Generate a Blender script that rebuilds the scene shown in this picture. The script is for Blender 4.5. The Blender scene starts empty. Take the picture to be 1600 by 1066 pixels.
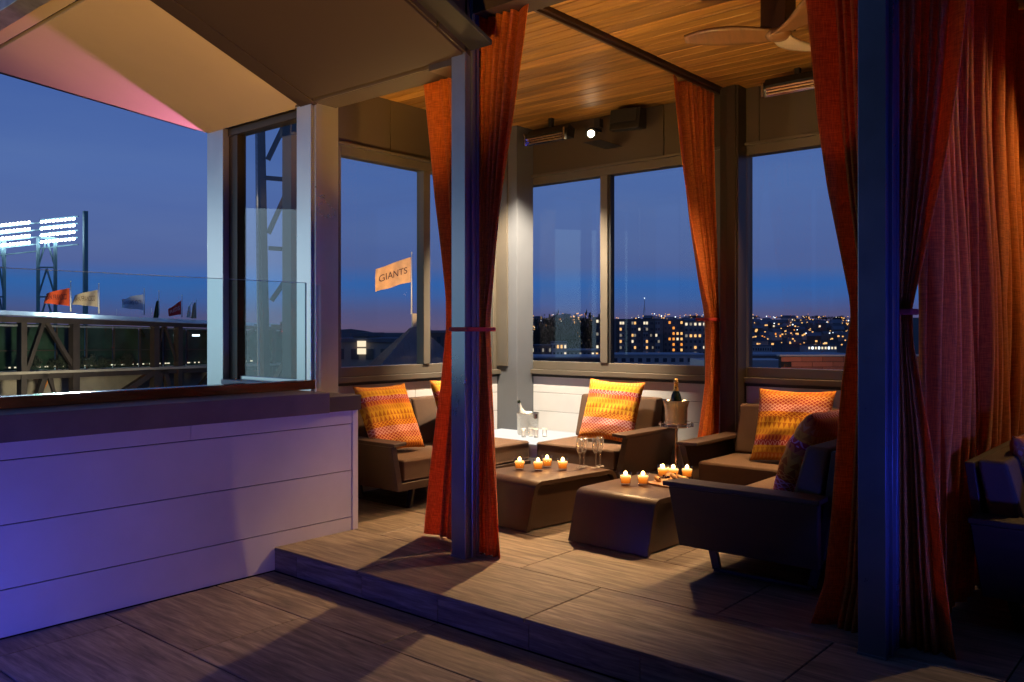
import bpy, bmesh, math, random
from mathutils import Vector, Matrix, Euler, noise
R = math.radians
rnd = random.Random(7)
sc = bpy.context.scene
COL = sc.collection

# ------------------------------------------------------------------ camera
EYE = 1.5
cam = bpy.data.cameras.new('camera'); camo = bpy.data.objects.new('camera', cam); COL.objects.link(camo)
cam.sensor_width = 36; cam.lens = 30.0; cam.shift_y = -0.01125
cam.clip_start = 0.05; cam.clip_end = 6000
camo.location = (0, 0, EYE); camo.rotation_euler = (R(90), 0, R(40.4 - 90))
sc.camera = camo
sc.view_settings.view_transform = 'Standard'; sc.view_settings.look = 'None'
sc.view_settings.exposure = 0.14; sc.view_settings.gamma = 1.0
sc.cycles.max_bounces = 8; sc.cycles.transparent_max_bounces = 16
sc.cycles.caustics_reflective = False; sc.cycles.caustics_refractive = False
sc.cycles.sample_clamp_indirect = 4.0; sc.cycles.sample_clamp_direct = 0
sc.cycles.use_denoising = True
sc.cycles.blur_glossy = 0.5

def lin(c):
    def f(u):
        u /= 255.0
        return u / 12.92 if u <= 0.04045 else ((u + 0.055) / 1.055) ** 2.4
    return (f(c[0]), f(c[1]), f(c[2]), 1)

# ------------------------------------------------------------------ dusk sky
world = bpy.data.worlds.new('World'); sc.world = world; world.use_nodes = True
nt = world.node_tree; nt.nodes.clear()
def N(t, ty, **k):
    n = t.nodes.new(ty)
    for a, b in k.items(): setattr(n, a, b)
    return n
wo = N(nt, 'ShaderNodeOutputWorld'); bg = N(nt, 'ShaderNodeBackground'); bg.inputs[1].default_value = 1.22
tc = N(nt, 'ShaderNodeTexCoord'); sep = N(nt, 'ShaderNodeSeparateXYZ')
nt.links.new(tc.outputs['Generated'], sep.inputs[0])
mp = N(nt, 'ShaderNodeMapping'); mp.inputs['Scale'].default_value = (1.6, 1.6, 9)
nt.links.new(tc.outputs['Generated'], mp.inputs[0])
nz = N(nt, 'ShaderNodeTexNoise'); nz.inputs['Scale'].default_value = 1.6; nz.inputs['Detail'].default_value = 5
nt.links.new(mp.outputs[0], nz.inputs[0])
ma = N(nt, 'ShaderNodeMath', operation='MULTIPLY_ADD'); ma.inputs[1].default_value = 0.03; ma.inputs[2].default_value = -0.015
nt.links.new(nz.outputs[0], ma.inputs[0])
ad = N(nt, 'ShaderNodeMath', operation='ADD'); nt.links.new(sep.outputs[2], ad.inputs[0]); nt.links.new(ma.outputs[0], ad.inputs[1])
mr = N(nt, 'ShaderNodeMapRange'); mr.inputs[1].default_value = -0.05; mr.inputs[2].default_value = 0.45
nt.links.new(ad.outputs[0], mr.inputs[0])
cr = N(nt, 'ShaderNodeValToRGB'); e = cr.color_ramp.elements
def pos(z): return (z + 0.05) / 0.5
stops = [(-0.05, (16, 16, 22)), (-0.012, (40, 34, 44)), (0.0, (90, 76, 102)), (0.018, (74, 76, 114)), (0.036, (56, 84, 138)), (0.052, (46, 88, 148)),
         (0.072, (72, 88, 134)), (0.11, (74, 93, 140)), (0.17, (70, 94, 146)), (0.25, (62, 88, 142)), (0.40, (44, 68, 120))]
e[0].position = 0; e[0].color = lin(stops[0][1]); e[1].position = pos(stops[-1][0]); e[1].color = lin(stops[-1][1])
for z, c in stops[1:-1]:
    q = e.new(pos(z)); q.color = lin(c)
nt.links.new(mr.outputs[0], cr.inputs[0])
# soft mottled dusk cloud
mx = N(nt, 'ShaderNodeMix', data_type='RGBA', blend_type='MULTIPLY'); mx.inputs[0].default_value = 0.5
nz2 = N(nt, 'ShaderNodeTexNoise'); nz2.inputs['Scale'].default_value = 2.6; nz2.inputs['Detail'].default_value = 6
nt.links.new(mp.outputs[0], nz2.inputs[0])
cr2 = N(nt, 'ShaderNodeValToRGB'); cr2.color_ramp.elements[0].color = (0.78, 0.84, 1.0, 1); cr2.color_ramp.elements[1].color = (1.14, 1.10, 1.04, 1)
cr2.color_ramp.elements[0].position = 0.3; cr2.color_ramp.elements[1].position = 0.75
nt.links.new(nz2.outputs[0], cr2.inputs[0]); nt.links.new(cr.outputs[0], mx.inputs[6]); nt.links.new(cr2.outputs[0], mx.inputs[7])
nt.links.new(mx.outputs[2], bg.inputs[0]); nt.links.new(bg.outputs[0], wo.inputs[0])

# ------------------------------------------------------------------ lamps, visible, assumed or added (light data; few have modelled fittings)
def light(name, kind, loc, power, color, target=None, **k):
    d = bpy.data.lights.new(name, kind); d.energy = power; d.color = color
    for a, b in k.items(): setattr(d, a, b)
    o = bpy.data.objects.new(name, d); COL.objects.link(o); o.location = loc
    if target is not None:
        o.rotation_euler = (Vector(target) - Vector(loc)).to_track_quat('-Z', 'Y').to_euler()
    return o
WARM = (1.0, 0.58, 0.26); AMBER = (1.0, 0.60, 0.20)
# rear header spot lamps aimed down
light('spot_glow', 'SPOT', (6.34, 4.46, 3.26), 980, WARM, (4.85, 3.95, 0.0), spot_size=R(74), spot_blend=1.0, shadow_soft_size=0.05)
light('spot_glow', 'SPOT', (6.42, 2.25, 3.28), 1000, WARM, (4.95, 3.45, 0.0), spot_size=R(64), spot_blend=1.0, shadow_soft_size=0.07)  # assumed spot, unseen behind the right column
light('spot_glow', 'SPOT', (6.36, 2.05, 3.28), 190, WARM, (5.85, 2.35, 0.6), spot_size=R(58), spot_blend=0.7, shadow_soft_size=0.03)  # unseen spot added to brighten the orange pillow
light('spot_glow', 'SPOT', (6.30, 0.2, 3.26), 110, AMBER, (4.5, 0.5, 0.8), spot_size=R(100), spot_blend=0.5, shadow_soft_size=0.03)  # unseen spot added to light the partition curtain
# corner pool over the white side table from an added, unseen spot
light('added_corner_glow', 'SPOT', (5.55, 4.5, 3.35), 950, (1.0, 0.84, 0.64), (6.5, 5.3, 0.75), spot_size=R(76), spot_blend=0.6, shadow_soft_size=0.04)
# wood ceiling uplights, unseen, assumed from the amber glow
light('assumed_ceiling_glow', 'SPOT', (4.15, 2.85, 2.05), 56, AMBER, (4.8, 2.9, 3.5), spot_size=R(150), spot_blend=0.7, shadow_soft_size=0.03)
light('assumed_ceiling_glow', 'SPOT', (4.15, 1.3, 2.05), 44, AMBER, (4.9, 1.8, 3.5), spot_size=R(150), spot_blend=0.7, shadow_soft_size=0.03)
light('assumed_ceiling_glow', 'SPOT', (4.2, 4.6, 2.05), 52, AMBER, (4.9, 4.5, 3.5), spot_size=R(150), spot_blend=0.7, shadow_soft_size=0.03)
# roof soffit wash from unseen warm and pink spots, assumed
light('assumed_soffit_glow', 'SPOT', (0.6, 2.2, 0.3), 800, (1.0, 0.52, 0.12), (2.6, 4.5, 3.8), spot_size=R(52), spot_blend=0.4, shadow_soft_size=0.1)
light('assumed_soffit_glow', 'SPOT', (4.02, 6.49, 2.1), 110, (1.0, 0.26, 0.80), (2.9, 7.3, 3.3), spot_size=R(112), spot_blend=0.3, shadow_soft_size=0.02)
# unseen blue floods low on the lower deck
light('assumed_blue_glow', 'SPOT', (0.75, 3.55, 0.16), 40, (0.05, 0.08, 1.0), (2.6, 4.6, 0.1), spot_size=R(150), spot_blend=1.0, shadow_soft_size=0.06)
light('assumed_blue_glow', 'SPOT', (3.25, -0.95, 0.3), 190, (0.04, 0.07, 1.0), (3.75, 1.05, 1.4), spot_size=R(66), spot_blend=0.8, shadow_soft_size=0.05)
light('assumed_blue_glow', 'SPOT', (1.9, 0.7, 0.3), 70, (0.05, 0.08, 1.0), (3.65, 3.55, 1.5), spot_size=R(28), spot_blend=0.8, shadow_soft_size=0.05)  # unseen spot added to tint the left column blue
light('assumed_blue_glow', 'SPOT', (1.5, -0.4, 0.25), 60, (0.04, 0.06, 1.0), (3.65, 1.12, 1.45), spot_size=R(30), spot_blend=0.9, shadow_soft_size=0.04)  # unseen spot added to tint the right column blue
light('added_violet_fill', 'SPOT', (2.0, -0.8, 1.25), 48, (1.0, 0.50, 0.78), (2.9, 4.6, 0.8), spot_size=R(50), spot_blend=1.0, shadow_soft_size=0.15)  # unseen pink fill added to brighten the counter wall
# unseen area light, assumed ballpark glow, added for reflections on the pale posts
light('added_post_reflection', 'AREA', (-9.0, 21.5, 2.2), 380, (0.66, 0.90, 1.0), (3.7, 4.8, 1.9), shape='RECTANGLE', size=15, size_y=6)

# ------------------------------------------------------------------ materials
def new_mat(name):
    m = bpy.data.materials.new(name); m.use_nodes = True
    t = m.node_tree; t.nodes.clear()
    o = N(t, 'ShaderNodeOutputMaterial'); p = N(t, 'ShaderNodeBsdfPrincipled')
    t.links.new(p.outputs[0], o.inputs[0])
    return m, t, p, o
def coords(t, scale=(1, 1, 1), per_object=True):
    tc = N(t, 'ShaderNodeTexCoord'); mp = N(t, 'ShaderNodeMapping'); mp.inputs['Scale'].default_value = scale
    t.links.new(tc.outputs['Object'], mp.inputs[0])
    if per_object:
        oi = N(t, 'ShaderNodeObjectInfo'); mm = N(t, 'ShaderNodeMath', operation='MULTIPLY'); mm.inputs[1].default_value = 37.0
        t.links.new(oi.outputs['Random'], mm.inputs[0]); t.links.new(mm.outputs[0], mp.inputs['Location'])
    return mp.outputs[0]
def mat(name, c, rough=0.5, metal=0.0, var=0.12, scale=6.0, bump=0.0, bscale=80.0, stretch=(1, 1, 1), spec=0.5, objvar=0.0):
    """c: linear base colour; var: brightness mottling; bump: fine relief"""
    m, t, p, o = new_mat(name)
    v = coords(t, stretch)
    n = N(t, 'ShaderNodeTexNoise'); n.inputs['Scale'].default_value = scale; n.inputs['Detail'].default_value = 6; n.inputs['Roughness'].default_value = 0.6
    t.links.new(v, n.inputs[0])
    r = N(t, 'ShaderNodeValToRGB'); r.color_ramp.elements[0].position = 0.3; r.color_ramp.elements[1].position = 0.7
    a, b = 1 - var, 1 + var
    r.color_ramp.elements[0].color = (c[0]*a, c[1]*a, c[2]*a, 1); r.color_ramp.elements[1].color = (min(1, c[0]*b), min(1, c[1]*b), min(1, c[2]*b), 1)
    t.links.new(n.outputs[0], r.inputs[0]); col = r.outputs[0]
    if objvar:
        oi = N(t, 'ShaderNodeObjectInfo'); mr = N(t, 'ShaderNodeMapRange'); mr.inputs[3].default_value = 1 - objvar; mr.inputs[4].default_value = 1 + objvar
        t.links.new(oi.outputs['Random'], mr.inputs[0])
        mu = N(t, 'ShaderNodeVectorMath', operation='SCALE'); t.links.new(col, mu.inputs[0]); t.links.new(mr.outputs[0], mu.inputs['Scale']); col = mu.outputs[0]
    t.links.new(col, p.inputs['Base Color'])
    rr = N(t, 'ShaderNodeMapRange'); rr.inputs[3].default_value = max(0.02, rough - 0.08); rr.inputs[4].default_value = min(1, rough + 0.08)
    t.links.new(n.outputs[0], rr.inputs[0]); t.links.new(rr.outputs[0], p.inputs['Roughness'])
    p.inputs['Metallic'].default_value = metal; p.inputs['Specular IOR Level'].default_value = spec
    if bump:
        n2 = N(t, 'ShaderNodeTexNoise'); n2.inputs['Scale'].default_value = bscale; n2.inputs['Detail'].default_value = 3
        t.links.new(v, n2.inputs[0]); bp = N(t, 'ShaderNodeBump'); bp.inputs['Strength'].default_value = bump; bp.inputs['Distance'].default_value = 0.004
        t.links.new(n2.outputs[0], bp.inputs['Height']); t.links.new(bp.outputs[0], p.inputs['Normal'])
    return m
def emit(name, c, s):
    m = bpy.data.materials.new(name); m.use_nodes = True; t = m.node_tree; t.nodes.clear()
    o = N(t, 'ShaderNodeOutputMaterial'); q = N(t, 'ShaderNodeEmission'); q.inputs[0].default_value = (*c, 1); q.inputs[1].default_value = s
    t.links.new(q.outputs[0], o.inputs[0]); return m
def glass(name, tint=(0.93, 0.97, 0.97), lo=0.03, hi=0.9):
    m = bpy.data.materials.new(name); m.use_nodes = True; t = m.node_tree; t.nodes.clear()
    o = N(t, 'ShaderNodeOutputMaterial'); tr = N(t, 'ShaderNodeBsdfTransparent'); tr.inputs[0].default_value = (*tint, 1)
    gl = N(t, 'ShaderNodeBsdfGlossy'); gl.inputs['Roughness'].default_value = 0.0
    fr = N(t, 'ShaderNodeLayerWeight'); fr.inputs[0].default_value = 0.5
    pw_ = N(t, 'ShaderNodeMath', operation='POWER'); pw_.inputs[1].default_value = 4.0; t.links.new(fr.outputs['Facing'], pw_.inputs[0])
    mr = N(t, 'ShaderNodeMapRange'); mr.inputs[3].default_value = lo; mr.inputs[4].default_value = hi
    t.links.new(pw_.outputs[0], mr.inputs[0])
    mi = N(t, 'ShaderNodeMixShader'); t.links.new(mr.outputs[0], mi.inputs[0]); t.links.new(tr.outputs[0], mi.inputs[1]); t.links.new(gl.outputs[0], mi.inputs[2])
    t.links.new(mi.outputs[0], o.inputs[0]); return m

M = {}
M['bronze'] = mat('bronze_metal', (0.050, 0.036, 0.026), 0.42, 0.35, 0.10, 1.5, 0.05, 200)
M['panel'] = mat('bronze_panel', (0.032, 0.019, 0.011), 0.7, 0.0, 0.10, 1.2, 0.04, 200)
M['header'] = mat('taupe_header', (0.075, 0.055, 0.034), 0.6, 0.0, 0.08, 2.0, 0.05, 150)
M['frame'] = mat('window_frame_metal', (0.13, 0.108, 0.078), 0.5, 0.2, 0.08, 3.0)
M['seal'] = mat('black_seal', (0.012, 0.012, 0.012), 0.6)
M['post'] = mat('grey_post_metal', (0.58, 0.58, 0.56), 0.30, 0.8, 0.06, 2.0, 0.03, 250)
M['column'] = mat('steel_column_paint', (0.20, 0.215, 0.25), 0.30, 0.75, 0.12, 3.0, 0.08, 120)
M['white'] = mat('white_siding_paint', (0.68, 0.66, 0.63), 0.5, 0, 0.06, 2.5, 0.06, 90)
M['cap'] = mat('stone_counter_cap', (0.15, 0.12, 0.11), 0.5, 0, 0.14, 5, 0.12, 60)
M['brass'] = mat('bronze_rail_metal', (0.30, 0.17, 0.08), 0.22, 0.95, 0.2, 2.5)
M['soffit'] = mat('ochre_soffit_paint', (0.46, 0.38, 0.24), 0.7, 0, 0.05, 1.5, 0.03, 120)
M['galv'] = mat('galvanised_steel', (0.34, 0.35, 0.37), 0.4, 0.6, 0.3, 9, 0.1, 60)
M['track'] = mat('curtain_track_metal', (0.05, 0.025, 0.018), 0.4, 0.4)
M['black'] = mat('black_plastic', (0.012, 0.011, 0.010), 0.45, 0, 0.2, 30, 0.1, 300)
M['chrome'] = mat('polished_steel', (0.72, 0.70, 0.66), 0.12, 1.0, 0.08, 12)
M['copper'] = mat('warm_steel_pole', (0.62, 0.42, 0.30), 0.15, 1.0, 0.08, 12)
M['sofa'] = mat('brown_sofa_wood', (0.036, 0.017, 0.009), 0.55, 0, 0.22, 3, 0.10, 160, (1, 1, 6))
M['cushion'] = mat('brown_cushion_fabric', (0.088, 0.049, 0.027), 0.92, 0, 0.10, 8, 0.6, 500)
M['table'] = mat('brown_table_shell', (0.062, 0.033, 0.018), 0.42, 0, 0.14, 4, 0.05, 160)
M['leg'] = mat('dark_leg_metal', (0.03, 0.022, 0.018), 0.35, 0.5)
M['fanwood'] = mat('fan_blade_wood', (0.15, 0.07, 0.025), 0.45, 0, 0.25, 5, 0.05, 120, (8, 1, 1))
M['fanpale'] = mat('fan_blade_pale', (0.45, 0.36, 0.28), 0.4, 0, 0.15, 5, 0.05, 120, (8, 1, 1))
def wax_mat():  # emission rising with height imitates flame light shining through the wax
    m = bpy.data.materials.new('amber_wax_painted_glow'); m.use_nodes = True; t = m.node_tree; t.nodes.clear()
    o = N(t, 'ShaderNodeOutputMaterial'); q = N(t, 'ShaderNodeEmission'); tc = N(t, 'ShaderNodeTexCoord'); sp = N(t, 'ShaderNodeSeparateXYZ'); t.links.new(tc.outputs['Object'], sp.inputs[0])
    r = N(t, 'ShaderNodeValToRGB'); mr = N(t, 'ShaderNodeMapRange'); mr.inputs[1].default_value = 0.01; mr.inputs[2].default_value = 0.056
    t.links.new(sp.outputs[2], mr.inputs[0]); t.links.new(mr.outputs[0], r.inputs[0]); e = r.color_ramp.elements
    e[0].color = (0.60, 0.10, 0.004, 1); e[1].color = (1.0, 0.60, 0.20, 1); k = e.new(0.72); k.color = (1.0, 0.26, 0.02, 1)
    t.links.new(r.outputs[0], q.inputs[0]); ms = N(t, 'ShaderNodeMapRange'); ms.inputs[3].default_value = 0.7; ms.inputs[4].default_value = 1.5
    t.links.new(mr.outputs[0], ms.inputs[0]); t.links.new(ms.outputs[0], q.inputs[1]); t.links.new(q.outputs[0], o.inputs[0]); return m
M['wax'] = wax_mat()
M['flame'] = emit('candle_flame', (1.0, 0.62, 0.22), 14)
M['pool'] = emit('melted_wax_painted_glow', (1.0, 0.62, 0.22), 3.0)  # emission imitates flame light on the melted wax
M['lampface'] = emit('lamp_lens', (1.0, 0.80, 0.5), 30)
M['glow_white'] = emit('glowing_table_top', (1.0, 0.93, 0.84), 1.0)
M['glass'] = glass('window_glass', (0.95, 0.975, 0.98), 0.022, 0.9)
M['railglass'] = glass('railing_glass', (0.90, 0.975, 0.985), 0.03, 0.9)
M['cupglass'] = glass('drinking_glass', (0.97, 0.97, 0.965), 0.06, 0.75)
M['glassedge'] = mat('glass_edge', (0.45, 0.62, 0.60), 0.15, 0, 0.05); 
def crystal():
    m = bpy.data.materials.new('crystal_glass'); m.use_nodes = True; t = m.node_tree; t.nodes.clear()
    o = N(t, 'ShaderNodeOutputMaterial'); tr = N(t, 'ShaderNodeBsdfTransparent'); gl = N(t, 'ShaderNodeBsdfGlossy'); gl.inputs['Roughness'].default_value = 0.08
    df = N(t, 'ShaderNodeBsdfDiffuse'); df.inputs[0].default_value = (0.85, 0.82, 0.78, 1); m1 = N(t, 'ShaderNodeMixShader'); m1.inputs[0].default_value = 0.45  # white diffuse towards the edges imitates light caught in the glass rims
    t.links.new(gl.outputs[0], m1.inputs[1]); t.links.new(df.outputs[0], m1.inputs[2])
    fr = N(t, 'ShaderNodeLayerWeight'); fr.inputs[0].default_value = 0.5; pw_ = N(t, 'ShaderNodeMath', operation='POWER'); pw_.inputs[1].default_value = 2.2; t.links.new(fr.outputs['Facing'], pw_.inputs[0])
    mr = N(t, 'ShaderNodeMapRange'); mr.inputs[3].default_value = 0.10; mr.inputs[4].default_value = 1.0; t.links.new(pw_.outputs[0], mr.inputs[0])
    mi = N(t, 'ShaderNodeMixShader'); t.links.new(mr.outputs[0], mi.inputs[0]); t.links.new(tr.outputs[0], mi.inputs[1]); t.links.new(m1.outputs[0], mi.inputs[2]); t.links.new(mi.outputs[0], o.inputs[0]); return m
M['crystal'] = crystal()
M['foil'] = mat('gold_foil', (0.80, 0.47, 0.13), 0.28, 0.85, 0.2, 40)
M['bottle'] = mat('dark_green_glass', (0.006, 0.012, 0.008), 0.08)
M['paleglass'] = mat('frosted_bottle', (0.60, 0.60, 0.56), 0.12)
M['label'] = mat('bottle_label', (0.55, 0.42, 0.15), 0.5)
M['board'] = mat('serving_board_wood', (0.42, 0.22, 0.09), 0.45, 0, 0.2, 6, 0.05, 100, (1, 8, 1))
M['cheese'] = mat('cheese', (0.80, 0.58, 0.22), 0.5, 0, 0.1, 20)
M['bread'] = mat('toasted_bread', (0.50, 0.26, 0.09), 0.8, 0, 0.3, 40, 0.5, 60)
M['grape'] = mat('dark_fruit', (0.06, 0.015, 0.02), 0.25)
M['element'] = mat('heater_element', (0.55, 0.35, 0.16), 0.3, 0.7, 0.2, 60)
M['concrete'] = mat('board_marked_concrete', (0.36, 0.31, 0.25), 0.85, 0, 0.25, 0.6, 0.2, 8)
M['steel'] = mat('dark_stadium_steel', (0.045, 0.032, 0.026), 0.6, 0.2, 0.3, 1.0)
M['mast'] = mat('floodlight_mast_paint', (0.12, 0.24, 0.30), 0.6, 0.1, 0.2, 0.5)
M['roofmetal'] = mat('stadium_roof_metal', (0.36, 0.38, 0.40), 0.38, 0.5, 0.45, 0.35)
M['dimglass'] = mat('dim_green_glazing', (0.02, 0.045, 0.032), 0.12, 0, 0.6, 0.5)
M['city1'] = mat('dim_city_wall', (0.16, 0.12, 0.105), 0.9, 0, 0.2, 0.1, objvar=0.5)
M['city2'] = mat('pale_city_wall', (0.34, 0.30, 0.28), 0.9, 0, 0.2, 0.1, objvar=0.4)
M['cityroof'] = mat('city_roof', (0.13, 0.13, 0.15), 0.9, 0, 0.2, 0.1, objvar=0.4)
M['paleroof'] = mat('pale_flat_roof', (0.34, 0.33, 0.34), 0.8, 0, 0.2, 0.1)
M['brick'] = mat('red_brick', (0.32, 0.10, 0.055), 0.85, 0, 0.3, 0.6, objvar=0.15)
M['hill'] = mat('night_hillside', (0.018, 0.018, 0.020), 1.0, 0, 0.4, 0.01)
M['ground'] = mat('city_ground', (0.03, 0.03, 0.034), 0.95, 0, 0.4, 0.02)
M['foliage'] = mat('dusk_foliage', (0.025, 0.035, 0.022), 0.9, 0, 0.4, 0.3)
M['bark'] = mat('bark', (0.04, 0.03, 0.022), 0.9)
M['slate'] = mat('seamed_roof', (0.17, 0.14, 0.13), 0.6, 0, 0.2, 1)
M['win_dark'] = mat('unlit_window', (0.05, 0.06, 0.08), 0.1)
LITS = [emit('lit_window_warm', (1.0, 0.50, 0.16), 1.3), emit('lit_window_amber', (1.0, 0.32, 0.05), 1.3), emit('lit_window_white', (1.0, 0.80, 0.55), 1.1),
        emit('lit_window_dim', (0.75, 0.62, 0.48), 0.35), emit('lit_lamp_white', (0.9, 0.95, 1.0), 3.0)]
M['flood'] = emit('floodlight_lens', (0.86, 0.96, 1.0), 22)
M['neon'] = emit('red_neon', (1.0, 0.03, 0.02), 2.6)
M['pole'] = mat('white_flagpole', (0.75, 0.76, 0.78), 0.4, 0.2)

def cloth_mat(name, c, trans=0.25):
    m, t, p, o = new_mat(name)
    v = coords(t, (1, 1, 1))
    w1 = N(t, 'ShaderNodeTexNoise'); w1.inputs['Scale'].default_value = 1.0; w1.inputs['Detail'].default_value = 3
    mp = N(t, 'ShaderNodeMapping'); mp.inputs['Scale'].default_value = (18, 18, 260); t.links.new(v, mp.inputs[0]); t.links.new(mp.outputs[0], w1.inputs[0])
    mp2 = N(t, 'ShaderNodeMapping'); mp2.inputs['Scale'].default_value = (230, 230, 12); t.links.new(v, mp2.inputs[0])
    w2 = N(t, 'ShaderNodeTexNoise'); w2.inputs['Scale'].default_value = 1.0; w2.inputs['Detail'].default_value = 2; t.links.new(mp2.outputs[0], w2.inputs[0])
    ad = N(t, 'ShaderNodeMath', operation='ADD'); t.links.new(w1.outputs[0], ad.inputs[0]); t.links.new(w2.outputs[0], ad.inputs[1])
    r = N(t, 'ShaderNodeValToRGB'); r.color_ramp.elements[0].position = 0.38; r.color_ramp.elements[1].position = 0.62
    mr = N(t, 'ShaderNodeMath', operation='MULTIPLY'); mr.inputs[1].default_value = 0.5; t.links.new(ad.outputs[0], mr.inputs[0]); t.links.new(mr.outputs[0], r.inputs[0])
    r.color_ramp.elements[0].color = (c[0]*.72, c[1]*.62, c[2]*.6, 1); r.color_ramp.elements[1].color = (c[0]*1.2, c[1]*1.25, c[2]*1.2, 1)
    t.links.new(r.outputs[0], p.inputs['Base Color']); p.inputs['Roughness'].default_value = 0.85; p.inputs['Specular IOR Level'].default_value = 0.2
    p.inputs['Sheen Weight'].default_value = 0.15
    bp = N(t, 'ShaderNodeBump'); bp.inputs['Strength'].default_value = 0.35; bp.inputs['Distance'].default_value = 0.002
    t.links.new(mr.outputs[0], bp.inputs['Height']); t.links.new(bp.outputs[0], p.inputs['Normal'])
    if trans:
        tl = N(t, 'ShaderNodeBsdfTranslucent'); t.links.new(r.outputs[0], tl.inputs[0])
        mi = N(t, 'ShaderNodeMixShader'); mi.inputs[0].default_value = trans
        t.links.new(p.outputs[0], mi.inputs[1]); t.links.new(tl.outputs[0], mi.inputs[2]); t.links.new(mi.outputs[0], o.inputs[0])
    return m
M['curtain'] = cloth_mat('rust_linen', (0.72, 0.205, 0.030), 0.55)
M['tie'] = mat('red_tie_band', (0.35, 0.02, 0.012), 0.7)

def plank_mat():
    m, t, p, o = new_mat('amber_ceiling_wood')
    v = coords(t, (14, 0.8, 14))
    n = N(t, 'ShaderNodeTexNoise'); n.inputs['Scale'].default_value = 1.6; n.inputs['Detail'].default_value = 7; n.inputs['Distortion'].default_value = 0.6
    t.links.new(v, n.inputs[0])
    r = N(t, 'ShaderNodeValToRGB'); r.color_ramp.elements[0].position = 0.3; r.color_ramp.elements[1].position = 0.72
    r.color_ramp.elements[0].color = (0.17, 0.070, 0.012, 1); r.color_ramp.elements[1].color = (0.50, 0.265, 0.055, 1)
    t.links.new(n.outputs[0], r.inputs[0])
    oi = N(t, 'ShaderNodeObjectInfo'); mr = N(t, 'ShaderNodeMapRange'); mr.inputs[3].default_value = 0.62; mr.inputs[4].default_value = 1.25
    t.links.new(oi.outputs['Random'], mr.inputs[0])
    mu = N(t, 'ShaderNodeVectorMath', operation='SCALE'); t.links.new(r.outputs[0], mu.inputs[0]); t.links.new(mr.outputs[0], mu.inputs['Scale'])
    t.links.new(mu.outputs[0], p.inputs['Base Color']); p.inputs['Roughness'].default_value = 0.5
    bp = N(t, 'ShaderNodeBump'); bp.inputs['Strength'].default_value = 0.15; bp.inputs['Distance'].default_value = 0.003
    t.links.new(n.outputs[0], bp.inputs['Height']); t.links.new(bp.outputs[0], p.inputs['Normal'])
    return m
M['plank'] = plank_mat()

def tile_mat():
    m, t, p, o = new_mat('wood_look_porcelain')
    v = coords(t, (15, 1.3, 15))
    n = N(t, 'ShaderNodeTexNoise'); n.inputs['Scale'].default_value = 2.2; n.inputs['Detail'].default_value = 8; n.inputs['Roughness'].default_value = 0.62; n.inputs['Distortion'].default_value = 0.5
    t.links.new(v, n.inputs[0])
    r = N(t, 'ShaderNodeValToRGB'); e = r.color_ramp.elements; e[0].position = 0.32; e[1].position = 0.72
    e[0].color = (0.075, 0.056, 0.044, 1); e[1].color = (0.33, 0.27, 0.21, 1); q = e.new(0.5); q.color = (0.18, 0.142, 0.110, 1)
    t.links.new(n.outputs[0], r.inputs[0])
    v2 = coords(t, (110, 5, 110)); n2 = N(t, 'ShaderNodeTexNoise'); n2.inputs['Scale'].default_value = 2.0; n2.inputs['Detail'].default_value = 4; t.links.new(v2, n2.inputs[0])
    mr2 = N(t, 'ShaderNodeMapRange'); mr2.inputs[1].default_value = 0.3; mr2.inputs[2].default_value = 0.7; mr2.inputs[3].default_value = 0.8; mr2.inputs[4].default_value = 1.12; t.links.new(n2.outputs[0], mr2.inputs[0])
    oi = N(t, 'ShaderNodeObjectInfo'); mr = N(t, 'ShaderNodeMapRange'); mr.inputs[3].default_value = 0.86; mr.inputs[4].default_value = 1.1
    t.links.new(oi.outputs['Random'], mr.inputs[0])
    mm = N(t, 'ShaderNodeMath', operation='MULTIPLY'); t.links.new(mr.outputs[0], mm.inputs[0]); t.links.new(mr2.outputs[0], mm.inputs[1])
    mu = N(t, 'ShaderNodeVectorMath', operation='SCALE'); t.links.new(r.outputs[0], mu.inputs[0]); t.links.new(mm.outputs[0], mu.inputs['Scale'])
    t.links.new(mu.outputs[0], p.inputs['Base Color']); p.inputs['Roughness'].default_value = 0.52
    bp = N(t, 'ShaderNodeBump'); bp.inputs['Strength'].default_value = 0.25; bp.inputs['Distance'].default_value = 0.002
    t.links.new(n2.outputs[0], bp.inputs['Height']); t.links.new(bp.outputs[0], p.inputs['Normal'])
    return m
M['tile'] = tile_mat()
M['grout'] = mat('dark_joint', (0.012, 0.010, 0.009), 0.95)

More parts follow.
